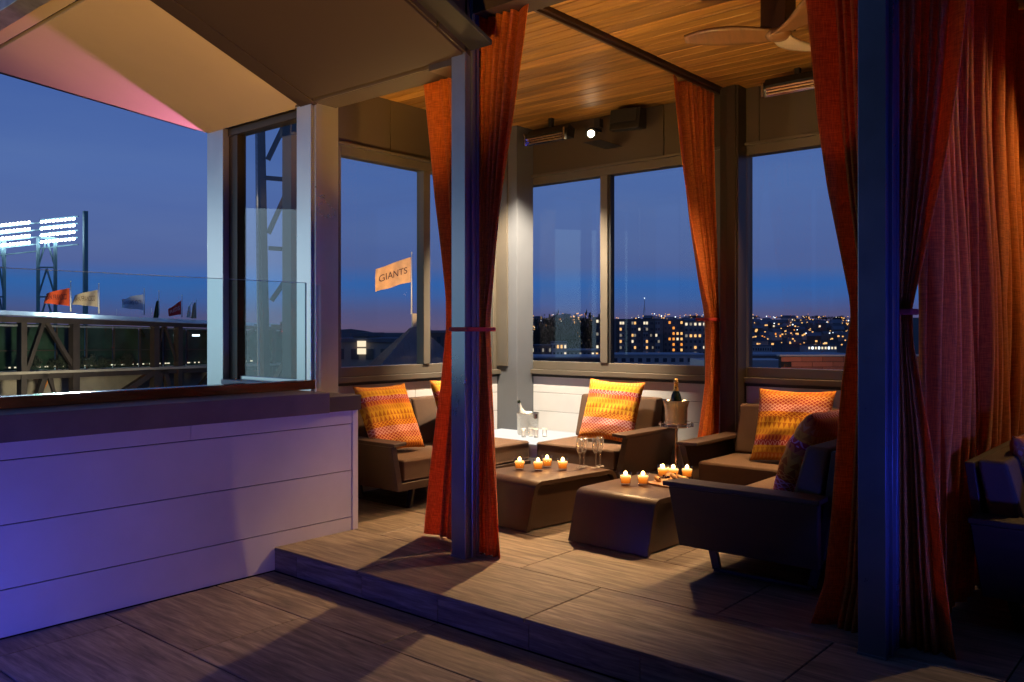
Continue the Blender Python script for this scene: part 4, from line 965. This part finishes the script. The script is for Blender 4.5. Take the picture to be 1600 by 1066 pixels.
# trees on the skyline
def crown_mesh(seed, n=420, w=1.0, h=1.0):
    rr = random.Random(seed); b = MB(); cl = [(rr.gauss(0, 0.42), rr.gauss(0, 0.42), rr.uniform(0.25, 1.0), rr.uniform(0.22, 0.42)) for _ in range(11)]
    for k in range(n):
        cx, cy, cz, cr_ = rr.choice(cl); v = Vector((rr.gauss(0, 1), rr.gauss(0, 1), rr.gauss(0, 1))).normalized()*cr_*rr.uniform(0.6, 1)
        c = Vector((cx, cy, cz)) + v; s = rr.uniform(0.05, 0.11)
        e = Euler((rr.uniform(0, 3), rr.uniform(0, 3), rr.uniform(0, 3))).to_matrix()
        vs = [b.bm.verts.new(Vector(((c + e @ Vector(q)*s).x*w, (c + e @ Vector(q)*s).y*w, (c + e @ Vector(q)*s).z*h))) for q in ((-1, 0, 0), (0, -0.6, 0.2), (1, 0, 0), (0, 0.6, 0.1))]
        b.bm.faces.new(vs)
    return b.mesh('crown', M['foliage'])
crowns = [crown_mesh(i) for i in range(4)]
b = MB(); b.tube([(0, 0, 0), (0.02, 0, 0.4), (0, 0.03, 0.75)], [0.06, 0.045, 0.02], 6); trunkme = b.mesh('trunk', M['bark'])
def tree(bb, d, e_top, wid, label, g=None):
    base = far(bb, 515, d); base.z = max(GZ, hillz(bb, d)) if d > 650 else GZ
    top = EYE + d*(515-e_top)/1334.0; H = top - base.z
    t = thing('tree', label, 'tree', base, r_.uniform(0, 6), g)
    o = link('crown', r_.choice(crowns), t); o.scale = (wid, wid, H/1.25)
    o = link('trunk', trunkme, t); o.scale = (wid, wid, H/1.25)
for bb, e_, w_ in ((848, 494, 9), (858, 489, 10), (870, 491, 10), (838, 502, 8), (888, 490, 9), (903, 489, 9), (917, 492, 9), (932, 494, 7)):
    tree(bb, 560, e_, w_, 'tall dark tree on the near skyline seen in the left rear pane', 'dark trees on the skyline of the left rear pane')
for i in range(34):
    bb = r_.uniform(960, 1350); tree(bb, 1480, 497 - r_.uniform(0, 5), r_.uniform(8, 14), 'small dark tree on the crest of the far hill', 'trees on the crest of the hill')

# apartment blocks
def facade_windows(t, w, floors, fh, cols, lit, seed, y=-0.06, z0=1.5, x0=0.0, wsz=(1.3, 1.3), palette=(0, 1, 2, 3)):
    rr = random.Random(seed); ms = {}
    def g(mm):
        if mm.name not in ms: ms[mm.name] = MB().box(-wsz[0]/2, wsz[0]/2, -0.05, 0.05, 0, wsz[1]).mesh('window', mm)
        return ms[mm.name]
    for f_ in range(floors):
        for c_ in range(cols):
            x = x0 + w*(c_+0.5)/cols - w/2
            mm = LITS[rr.choice(palette)] if rr.random() < lit(f_, c_) else M['win_dark']
            link('window', g(mm), t, (x, y, z0 + fh*f_))
def block(label, b0, b1, e_top, d, m_, depth=14, lit=lambda f, c: 0.25, cols=6, floors=8, seed=1, bays=0, roofm='cityroof', name='apartment_block', palette=(0, 2, 3, 3), base=None):
    c_ = far((b0+b1)/2, 515, d); w = (b1-b0)/1334.0*d; top = EYE + d*(515-e_top)/1334.0; base = GZ if base is None else base; H = top-base
    t = thing(name, label, 'building', (c_.x, c_.y, base), facing)
    MB().box(-w/2, w/2, 0, depth, 0, H).build('wall', M[m_], t)
    MB().box(-w/2-0.3, w/2+0.3, -0.3, depth+0.3, H, H+0.5).build('roof', M[roofm], t)
    fh = min(3.0, H/max(1, floors)); z0 = H - fh*floors + 0.8
    if bays:
        bw = w/bays*0.42
        for k in range(bays):
            x = -w/2 + w*(k+0.5)/bays
            MB().box(x-bw/2, x+bw/2, -1.2, -0.001, 0, H-0.6).build('bay', M['city2'], t)
            facade_windows(t, bw, floors, fh, 2, lit, seed+k, -1.27, z0, x, (bw*0.36, fh*0.42), palette)
            for f_ in range(floors): MB().box(x-bw/2-0.6, x+bw/2+0.6, -1.6, -1.25, z0+fh*f_-0.6, z0+fh*f_-0.35).build('balcony', M['city1'], t) if f_ % 1 == 0 and k % 2 == 0 else None
            facade_windows(t, w/bays-bw, floors, fh, 1, lambda f, c: 0.15, seed+30+k, -0.06, z0, x+w/bays/2-0.01 if k < bays-1 else x-w/bays/2+0.6, (0.9, fh*0.4), palette)
    else:
        facade_windows(t, w, floors, fh, cols, lit, seed, -0.07, z0, 0, (w/cols*0.5, fh*0.45), palette)
    return t
block('dark stepped apartment block with scattered lit windows in the middle rear pane', 962, 1036, 500, 420, 'city1', bays=4, floors=8, seed=5, lit=lambda f, c: 0.42)
block('apartment tower with a bright amber column of windows beside the tied curtain', 1037, 1068, 500, 430, 'city1', cols=5, floors=9, seed=9, lit=lambda f, c: 0.9 if 2 <= f <= 6 and c > 1 else 0.3, palette=(1, 0, 1, 2))
block('grey office block left of the tied curtain with a few lit floors', 1069, 1104, 502, 440, 'city2', cols=5, floors=8, seed=11, lit=lambda f, c: 0.85 if f in (1, 5, 7) else 0.06, palette=(2, 3, 0))
block('low brick block at the left end of the rear window with lit row', 824, 862, 541, 330, 'city1', cols=7, floors=2, seed=21, lit=lambda f, c: 0.6, name='low_building')
block('low lit building beside the brick block in the left rear pane', 863, 886, 536, 350, 'city2', cols=4, floors=3, seed=22, lit=lambda f, c: 0.7, name='low_building', palette=(1, 2, 0))
block('long grey shed with a few lit bays in the left rear pane', 884, 936, 548, 360, 'city2', cols=8, floors=1, seed=23, lit=lambda f, c: 0.3, name='low_building', roofm='paleroof')
block('mid height block with amber ground floor beside the window mullion', 930, 950, 497, 400, 'city1', cols=3, floors=8, seed=24, lit=lambda f, c: 0.75 if f < 2 else 0.3, name='apartment_block')
block('pale hall with tall arched windows in the right rear pane', 1172, 1206, 541, 420, 'city2', cols=9, floors=1, seed=25, lit=lambda f, c: 0.0, name='hall')
hall = block('low building with a bright row of white lights in the right rear pane', 1262, 1308, 540, 520, 'city2', cols=9, floors=1, seed=26, lit=lambda f, c: 1.0, name='low_building', palette=(2, 4))
block('long low building with pale flat roof below the hillside lights', 1150, 1345, 556, 300, 'city1', cols=20, floors=1, seed=27, lit=lambda f, c: 0.05, name='low_building', roofm='paleroof', depth=30)
block('flat roofed shed with pale roof beneath the apartment blocks', 955, 1110, 556, 300, 'city2', cols=12, floors=1, seed=28, lit=lambda f, c: 0.08, name='low_building', roofm='paleroof', depth=25)
block('dark warehouse with pale roof edge below the left rear pane', 800, 952, 560, 260, 'city1', cols=12, floors=1, seed=29, lit=lambda f, c: 0.1, name='low_building', roofm='paleroof', depth=25)
block('grey building with a tall lit window seen left of the pyramid roof', 520, 612, 535, 110, 'city2', cols=4, floors=1, seed=30, lit=lambda f, c: 0.0, name='office_building')
ob = block('small plant room on the grey building left of the pyramid roof', 552, 572, 526, 114, 'city2', cols=1, floors=1, seed=31, lit=lambda f, c: 0.0, name='plant_room', base=EYE-1.5)
tt = thing('lit_stairwell', 'bright stairwell window box on the grey building left of the pyramid', 'window', far(565, 556, 109.6), facing)
for k in range(2): MB().box(-0.55, 0.55, -0.2, 0.0, 0.2+0.95*k, 0.95+0.95*k).build('pane', LITS[2], tt)
block('dim building behind the pyramid roof in the second left pane', 655, 800, 520, 180, 'city1', cols=12, floors=2, seed=32, lit=lambda f, c: 0.15, name='office_building')

# thin antenna mast on the hill
t = thing('antenna_tower', 'thin pale antenna tower rising above the middle of the hill', 'tower', far(1007, 497, 1450) - Vector((0, 0, 6)))
b = MB(); H = 33
for a in range(3):
    an = a*2.094; b.bar((3.2*math.cos(an), 3.2*math.sin(an), 0), (0.4*math.cos(an), 0.4*math.sin(an), H*0.8), 0.8)
b.build('lattice', M['pole'], t); MB().box(-0.4, 0.4, -0.4, 0.4, H*0.8, H+6).build('mast', M['pole'], t)
MB().lathe([(0, 0), (1.1, 0.6), (0, 1.4)], (0, 0, H+6), 8).build('beacon', LITS[4], t)

# near white roofs and brick parapet seen in the right pane
t = thing('brick_parapet', 'low red brick parapet outside the right rear window', 'parapet', far(1262, 515, 24), facing)
brme = MB().box(-0.285, 0.285, 0, 0.2, -0.065, 0.065).mesh('brick', M['brick'])
w0 = -0.75; zt = (515-557)/1334.0*24
MB().box(w0, 4.5, 0.01, 0.22, -2.0, zt).build('mortar_core', M['grout'], t)
for row in range(6):
    for k in range(9):
        x = w0 + 0.295 + 0.585*k + (0.29 if row % 2 else 0)
        if x < 4.3: link('brick', brme, t, (x, -0.01, zt-0.08-0.145*row))
MB().box(w0-0.05, 4.55, -0.05, 0.28, zt, zt+0.05).build('coping', M['paleroof'], t, 0.01)
t = thing('flat_roof', 'pale flat roof with parapet beyond the right rear window', 'roof', far(1190, 515, 34), facing)
MB().box(-1.6, 2.2, 0, 6, -3.0, -1.35).build('roof_surface', M['paleroof'], t)
MB().box(-1.6, 2.2, -0.15, -0.001, -3.0, -1.22).build('upstand', M['paleroof'], t)
MB().box(-0.6, 0.3, 2.5, 3.4, -1.349, -0.85).build('vent_unit', M['city2'], t)

# pyramid roof with flagpole
pc = far(649, 515, 60)
t = thing('pyramid_roof', 'dark seamed pyramid roof tower below the big orange flag', 'roof', (pc.x, pc.y, 0), facing + R(16))
zb_ = EYE - 60*58/1334.0; za = EYE + 60*4/1334.0; hs = 3.0
b = MB(); vs = [b.bm.verts.new(p) for p in ((-hs, -hs, zb_), (hs, -hs, zb_), (hs, hs, zb_), (-hs, hs, zb_))]; tp = [b.bm.verts.new(p) for p in ((-0.25, -0.25, za), (0.25, -0.25, za), (0.25, 0.25, za), (-0.25, 0.25, za))]
for i in range(4): b.bm.faces.new((vs[i], vs[(i+1) % 4], tp[(i+1) % 4], tp[i]))
b.bm.faces.new(vs); b.bm.faces.new(tp); b.build('roof_face', M['slate'], t)
for side in range(4):
    for k in range(17):
        u = -1 + 2*(k+0.5)/17; a = Vector((u*hs, -hs, zb_)); q = abs(u)
        # seam runs up the slope until it meets the hip
        tfrac = 1.0 if q*hs < 0.25 else (hs - q*hs)/(hs-0.25)
        e_ = Vector((u*hs, -hs + (hs-0.25)*tfrac, zb_ + (za-zb_)*tfrac)); rot = Matrix.Rotation(side*math.pi/2, 3, 'Z')
        b = MB(); b.bar(rot @ a, rot @ e_, 0.05, 0.07); b.build('roof_seam', M['slate'], t)
MB().box(-hs-0.1, hs+0.1, -hs-0.1, hs+0.1, zb_-0.25, zb_-0.01).build('eaves', M['slate'], t)
MB().box(-hs+0.3, hs-0.3, -hs+0.3, hs-0.3, zb_-14, zb_-0.26).build('tower_wall', M['city2'], t)
MB().box(-0.24, 0.24, -0.24, 0.24, za+0.001, za+0.95).build('cupola', M['concrete'], t, 0.02)

def flag_mesh(L, H, seed, droop=0.25, taper=0.55, m_=None, fall=0.0):
    b = MB()
    def f(u, v):
        w = H*(1-(1-taper)*u)
        return (-u*L, 0.13*L*math.sin(u*8+seed+v*2)*u**0.7, -H*0.5 - fall*u*L + (v-0.5)*w - droop*L*u*u*0.3 + 0.02*L*math.sin(u*9+v*4)*u)
    b.grid(f, 20, 10); return b.mesh('flag_cloth', m_, True), f
def flag_text(txt, size, L, H, parent, m_, fwave, x0=0.10):
    """letters printed on the cloth: outline mesh pushed onto the waving surface"""
    cu = bpy.data.curves.new('lettering', 'FONT'); cu.body = txt; cu.size = size; cu.align_x = 'RIGHT'; cu.align_y = 'CENTER'
    to = bpy.data.objects.new('tmp', cu); me = bpy.data.meshes.new_from_object(to); bpy.data.objects.remove(to)
    xs_ = [v.co.x for v in me.vertices]; wd_ = max(xs_)-min(xs_); k = min(1.0, 0.80*L/max(wd_, 1e-6))
    for v in me.vertices:
        u = x0*0.9 + (-v.co.x*k)/L; p = fwave(u, 0.5 + v.co.y*1.0/(H*(1-(1-0.75)*u)))
        v.co = Vector((p[0], p[1]-0.012*max(1, L), p[2]))
    me.materials.clear(); me.materials.append(m_); me.name = 'lettering'
    return link('lettering', me, parent)
def flagpole(label, b_, e_base, e_top, d, L, H, cloth, txt, tcol, tsize, rz=0.0, limp=False, group='flags along the ballpark roof', fall=0.0, taper=0.55, e_flag=None, xs=1.0):
    base = far(b_, e_base, d); top = EYE + d*(515-e_top)/1334.0; hh = top-base.z
    t = thing('flag', label, 'flag', base, facing + rz, group)
    MB().tube([(0, 0, 0), (0, 0, hh*0.98)], [0.055*hh/2.2*xs, 0.035*hh/2.2*xs], 8).build('flagpole', M['pole'], t, smooth=True)
    MB().lathe([(0, 0), (0.05*hh/2.2*xs, 0.03), (0.06*hh/2.2*xs, 0.06), (0, 0.12*hh/2.2)], (0, 0, hh*0.98), 10).build('finial', M['pole'], t, smooth=True)
    if cloth is None: return t
    zf = hh*0.80 if e_flag is None else (base.z and (EYE + d*(515-e_flag)/1334.0) - base.z)
    if limp:
        b = MB()
        def f(u, v): return (0.02 - 0.28*u*H*(0.25+0.75*(1-v)**0.7), 0.10*H*math.sin(u*12+v), -H*(1-v)*1.0)
        b.grid(f, 16, 8); me = b.mesh('flag_cloth', cloth, True)
    else: me, fw = flag_mesh(L, H, b_, taper=taper, m_=cloth, fall=fall)
    o = link('flag_cloth', me, t, (-0.06, 0, zf))
    if txt: 
        q = flag_text(txt, tsize, L, H, o, tcol, fw)
    return t
def flagcloth(n, c): return mat(n, c, 0.8, 0, 0.15, 2)
FC = {'orange': flagcloth('orange_flag', (0.85, 0.10, 0.02)), 'cream': flagcloth('cream_flag', (0.62, 0.50, 0.34)), 'white': flagcloth('white_flag', (0.72, 0.74, 0.78)), 'green': flagcloth('green_flag', (0.015, 0.10, 0.05)),
      'red': flagcloth('red_flag', (0.60, 0.02, 0.02)), 'peach': flagcloth('peach_flag', (0.82, 0.50, 0.25)), 'ink': flagcloth('dark_lettering', (0.06, 0.015, 0.02)), 'brown': flagcloth('brown_lettering', (0.10, 0.035, 0.015)),
      'blue': flagcloth('blue_lettering', (0.02, 0.06, 0.18)), 'pale': flagcloth('pale_lettering', (0.85, 0.60, 0.60))}
def wd(b_):   # distance of the walkway line at a bearing
    return 45 + (b_/345.0)*16
flagpole('orange flag with a dark block of lettering on the ballpark roof', 110, 487, 440, 46, 1.30, 0.98, FC['orange'], 'SAN FRANCISCO', FC['ink'], 0.44, e_flag=450)
flagpole('cream flag with brown lettering right of the orange flag', 154, 490, 444, 48, 1.35, 0.97, FC['cream'], 'SAN FRANCISCO', FC['brown'], 0.44, e_flag=453)
flagpole('white flag with blue lettering above the ballpark roof', 225, 492, 452, 55, 1.45, 1.02, FC['white'], 'KANSAS CITY', FC['blue'], 0.40, e_flag=460)
flagpole('limp dark green flag hanging on its pole above the roof', 248, 493, 455, 57, 0.6, 1.15, FC['green'], None, None, 0, limp=True, e_flag=470)
flagpole('red flag with pale lettering near the pale post', 284, 496, 462, 59, 0.85, 0.95, FC['red'], 'REDS', FC['pale'], 0.42, e_flag=470, fall=0.35)
flagpole('limp white flag, left one of the three beside the pale post', 297, 497, 475, 66, 0.4, 0.9, FC['white'], None, None, 0, limp=True, e_flag=478)
flagpole('bare short flagpole between the limp white flags', 300, 497, 473, 68, 0.4, 0.9, None, None, None, 0)
flagpole('limp cream flag nearest the pale post', 306, 498, 469, 62, 0.4, 1.15, FC['cream'], None, None, 0, limp=True, e_flag=473)
for b_, e0, e1 in ((182, 492, 484), (237, 493, 482), (222, 493, 486), (267, 495, 480)):
    flagpole('short bare white pole just showing above the ballpark roof line', b_, e0, e1, 75, 0, 0, None, None, None, 0, group='short bare poles behind the ballpark roof')
flagpole('big peach flag with dark lettering flying above the pyramid roof', 643, 491, 395, 60, 2.45, 1.75, FC['peach'], 'GIANTS', FC['ink'], 0.62, group=None, e_flag=402, fall=0.25, taper=0.9, xs=0.55)

# floodlight towers
tw = thing('floodlight_tower', 'tall lattice stadium floodlight tower glaring at the left edge', 'floodlight', (0, 0, 0))
D_ = 90
b = MB()
def fp_(x, y, dd=D_): return far(x, y, dd)
for (x0, x1) in ((-8, 6), (59, 86)):
    for x in (x0, x1): b.bar(fp_(x, 372), fp_(x, 600), 0.28)
    for y in range(372, 600, 46):
        b.bar(fp_(x0, y), fp_(x1, y), 0.16); b.bar(fp_(x0, y+46), fp_((x0+x1)/2, y+2), 0.14); b.bar(fp_(x1, y+46), fp_((x0+x1)/2, y+2), 0.14)
b.build('lattice_mast', M['mast'], tw)
b = MB(); b.bar(fp_(133, 330), fp_(133, 600), 0.4); b.build('side_mast', M['mast'], tw)
b = MB()
for row in range(5): b.bar(fp_(-40, 359+11*row), fp_(62, 348+11*row), 0.12); b.bar(fp_(62, 344+11*row), fp_(122, 338+11*row), 0.12)
b.build('lamp_rack', M['mast'], tw)
lm = MB().lathe([(0, 0), (0.150, 0.0), (0.165, 0.03)], n=12).mesh('lamp', M['flood'])
for row in range(4):
    for k in range(15):
        x = -38 + 5.9*k; p = fp_(x, 356 + 10.5*row - 0.10*(x+38), D_-0.4)
        o = link('lamp', lm, tw, p); o.rotation_euler = (R(68), R(0), facing)
    for k in range(9):
        x = 65 + 6.2*k; p = fp_(x, 347 + 10.5*row - 0.10*(x-65), D_-0.4)
        o = link('lamp', lm, tw, p); o.rotation_euler = (R(68), R(0), facing)

# ballpark promenade (covered walkway)
A0 = far(-60, 515, 43); A1 = far(480, 515, 67); ud = (A1-A0); ud.z = 0; LL = ud.length; ang = math.atan2(ud.y, ud.x)
wk = thing('ballpark_walkway', 'long covered ballpark walkway with dark steel trusses beyond the railing', 'building', (A0.x, A0.y, EYE), ang)
def zr(x, a, b_): return a + (b_-a)*x/LL
def strip(x0, x1, za0, za1, zb0, zb1, y0, y1, name, m_):
    b = MB(); q = [(x0, zr(x0, za0, za1)), (x1, zr(x1, za0, za1)), (x1, zr(x1, zb0, zb1)), (x0, zr(x0, zb0, zb1))]
    b.prism(q, 'y', y0, y1); return b.build(name, m_, wk)
# sloped roof in sheets
nS = 12
for k in range(nS):
    x0, x1 = LL*k/nS+0.02, LL*(k+1)/nS-0.02
    b = MB(); zt0, zt1 = zr(x0, 1.14, 0.40), zr(x1, 1.14, 0.40)
    vs = [(x0, -0.6, zt0-0.36), (x1, -0.6, zt1-0.36), (x1, 3.0, zt1), (x0, 3.0, zt0)]
    lo = [b.bm.verts.new(v) for v in vs]; hi = [b.bm.verts.new((v[0], v[1], v[2]+0.05)) for v in vs]
    b.bm.faces.new(lo); b.bm.faces.new(hi[::-1])
    for i in range(4): b.bm.faces.new((lo[i], hi[i], hi[(i+1) % 4], lo[(i+1) % 4]))
    b.build('roof_sheet', M['roofmetal'], wk)
strip(0, LL, 0.74, 0.10, 0.42, -0.10, -0.55, -0.35, 'eaves_beam', M['steel'])
strip(0, LL, 0.30, -0.10, 0.20, -0.18, -0.2, -0.1, 'light_strip', M['galv'])
strip(0, LL, -2.20, -2.55, -2.34, -2.70, -0.60, 3.0, 'floor_edge', M['concrete'])
strip(0, LL, -2.345, -2.705, -2.62, -3.0, -0.45, 3.0, 'floor_beam', M['steel'])
strip(0, LL, -2.63, -3.01, -9, -9, 1.6, 2.2, 'concrete_wall', M['concrete'])
strip(0, LL, -3.9, -4.4, -4.2, -4.7, 0.6, 1.6, 'concrete_ledge', M['concrete'])
nP = 14
for k in range(nP):
    x0, x1 = LL*k/nP+0.05, LL*(k+1)/nP-0.05
    strip(x0, x1, 0.40, -0.12, -2.19, -2.54, 0.8, 0.86, 'glazing', M['dimglass'])
bar = MB()
for k in range(nP+1):
    x = LL*k/nP; b = MB(); b.bar((x, 0.7, zr(x, 0.4, -0.1)), (x, 0.7, zr(x, -2.2, -2.55)), 0.09); b.build('glazing_post', M['steel'], wk)
b = MB(); b.bar((0, 0.7, -1.1), (LL, 0.7, -1.5), 0.05); b.build('glazing_rail', M['steel'], wk)
def xat(px):   # along-walkway position at a bearing
    t = (px-800)/1334.0; dx, dy = 0.7615+0.648*t, 0.648-0.7615*t
    den = dx*math.sin(ang) - dy*math.cos(ang); s = (A0.x*math.sin(ang) - A0.y*math.cos(ang))/den
    return (s*dx-A0.x)*math.cos(ang) + (s*dy-A0.y)*math.sin(ang)
for px, w_ in ((28, 0.32), (110, 0.42), (236, 0.40), (273, 0.36), (352, 0.4), (420, 0.4)):
    x = xat(px); b = MB(); b.box(x-w_/2, x+w_/2, -0.5, -0.1, -9, zr(x, 0.6, 0.1)); b.build('column', M['steel'], wk)
for pa, ya, pb, yb, w_ in ((62, 0.5, 34, -2.3, 0.22), (64, 0.5, 108, -2.1, 0.22), (250, 0.4, 236, -2.3, 0.12), (251, 0.4, 270, -2.1, 0.12), (64, -2.4, 40, -5, 0.3), (68, -2.4, 92, -5, 0.16), (74, -2.4, 84, -4.6, 0.08),
                           (246, -2.5, 236, -4.5, 0.3), (250, -2.5, 262, -4.5, 0.3), (232, -2.7, 176, -4.0, 0.35), (330, -2.7, 290, -4.6, 0.3), (395, 0.3, 352, -2.4, 0.2), (395, 0.3, 420, -2.4, 0.2)):
    x0, x1 = xat(pa), xat(pb); b = MB(); b.bar((x0, -0.3, ya), (x1, -0.3, yb), w_); b.build('brace', M['steel'], wk)
b = MB(); x = xat(305); b.box(x-0.18, x+0.18, -0.2, 0.1, -0.45, -0.33); b.build('ceiling_lamp', LITS[4], wk)
x = xat(90); b = MB(); b.prism([(x-0.5, -3.5), (x+0.1, -2.75), (x+0.45, -2.75), (x-0.1, -3.6)], 'y', 1.2, 1.3); b.build('orange_banner', mat('orange_banner', (0.75, 0.25, 0.02), 0.7), wk)
r2 = random.Random(3)
b = MB()
for k in range(70):     # lamps reflected / seen low in the concourse
    x = r2.uniform(0, LL*0.8); b.box(x-0.04, x+0.04, 0.6, 0.66, zr(x, -2.05, -2.4), zr(x, -1.98, -2.33))
o = b.build('concourse_lights', LITS[2], wk); o['kind'] = 'stuff'
# planting along the concourse
for k in range(16):
    x = xat(r2.uniform(55, 225)); o = link('hedge_crown', crowns[k % 4], wk, (x, 0.35, zr(x, -2.2, -2.5))); o.scale = (0.55, 0.3, r2.uniform(0.35, 0.75))

# concourse lit by assumed, unseen lamps and the floodlight tower
light('assumed_concourse_glow', 'POINT', tuple(far(70, 470, 62)), 900, (0.4, 1.0, 0.6), shadow_soft_size=0.5)
light('assumed_under_deck_glow', 'SPOT', tuple(far(160, 590, 43)), 1500, (1.0, 0.78, 0.5), tuple(far(170, 605, 54)), spot_size=R(150), shadow_soft_size=0.5)
light('flood_spill', 'SPOT', tuple(far(110, 380, 88)), 25000, (0.75, 0.92, 1.0), tuple(far(150, 490, 50)), spot_size=R(70), shadow_soft_size=1.5)
light('assumed_flag_glow', 'SPOT', tuple(far(600, 530, 50)), 5200, (1.0, 0.62, 0.30), tuple(far(615, 430, 60)), spot_size=R(40), shadow_soft_size=0.2)  # unseen spot assumed below the big flag to brighten it

light('added_parapet_glow', 'SPOT', tuple(far(1300, 548, 19.5)), 260, (1.0, 0.60, 0.38), tuple(far(1270, 572, 24)), spot_size=R(110), spot_blend=0.8, shadow_soft_size=0.1)  # unseen spot added to light the brick parapet
# dark lattice mast close behind the screen
lt = thing('lattice_mast', 'dark leaning lattice mast seen through the glazed screen', 'mast', far(412, 700, 50))
o0 = Vector(lt.location)
def lp(x, y, dd=50): return far(x, y, dd) - o0
b = MB(); b.bar(lp(416, 700), lp(404, 100), 0.42); b.build('main_chord', M['steel'], lt)
b = MB(); b.bar(lp(405, 700, 49.6), lp(399, 100, 49.6), 0.10); b.build('cable_run', M['galv'], lt)
b = MB(); b.bar(lp(505, 700), lp(480, 100), 0.42); b.build('main_chord', M['steel'], lt)
for (xa, ya, xb, yb) in ((418, 250, 442, 200), (415, 278, 485, 284), (419, 365, 445, 307), (420, 388, 490, 392), (442, 200, 448, 100), (445, 307, 480, 180), (424, 470, 462, 415), (424, 510, 495, 515), (462, 415, 486, 300), (430, 590, 470, 520)):
    b = MB(); b.bar(lp(xa, ya), lp(xb, yb), 0.24); b.build('brace', M['steel'], lt)
MB().lathe([(0, -0.12), (0.1, -0.08), (0.13, 0), (0.1, 0.08), (0, 0.12)], tuple(lp(445, 307, 49.3)), 10).build('work_lamp', M['lampface'], lt)
# red neon sign
ns = thing('neon_sign', 'small red neon scribble sign seen through the glazed screen', 'neon sign', far(448, 520, 46))
b = MB(); o1 = Vector(ns.location)
pts = [(441, 519), (444, 508), (446, 517), (448, 507), (449, 520), (444, 522), (452, 512), (456, 511), (459, 514), (462, 513), (465, 519)]
b.tube([far(x, y, 46)-o1 for x, y in pts], 0.035, 6); b.build('neon_tube', M['neon'], ns)
MB().box(-0.4, 0.55, 0.15, 0.2, -0.2, 0.6).build('sign_board', M['seal'], ns).rotation_euler = (0, 0, facing)

# housing added for the assumed rear spot; other unseen lamps have none
def assumed_lamp_case(loc, target, label):
    t = thing('assumed_spot_lamp', label, 'lamp', loc); q = (Vector(target)-Vector(loc)).to_track_quat('-Z', 'Y')
    MB().box(-0.2, 0.1, -0.012, -0.009, -0.24, 0.03).build('added_baffle', M['black'], t)  # plate added to block this spot's light towards the right
    b = MB(); b.lathe([(0.0, 0.10), (0.05, 0.10), (0.07, 0.012), (0.065, 0.012), (0.045, 0.09), (0, 0.09)], n=16); o = b.build('housing', M['black'], t, smooth=True); o.rotation_euler = q.to_euler()
assumed_lamp_case((6.42, 2.25, 3.28), (3.7, 2.3, 0), 'assumed spot lamp on the rear header, unseen behind the right column')
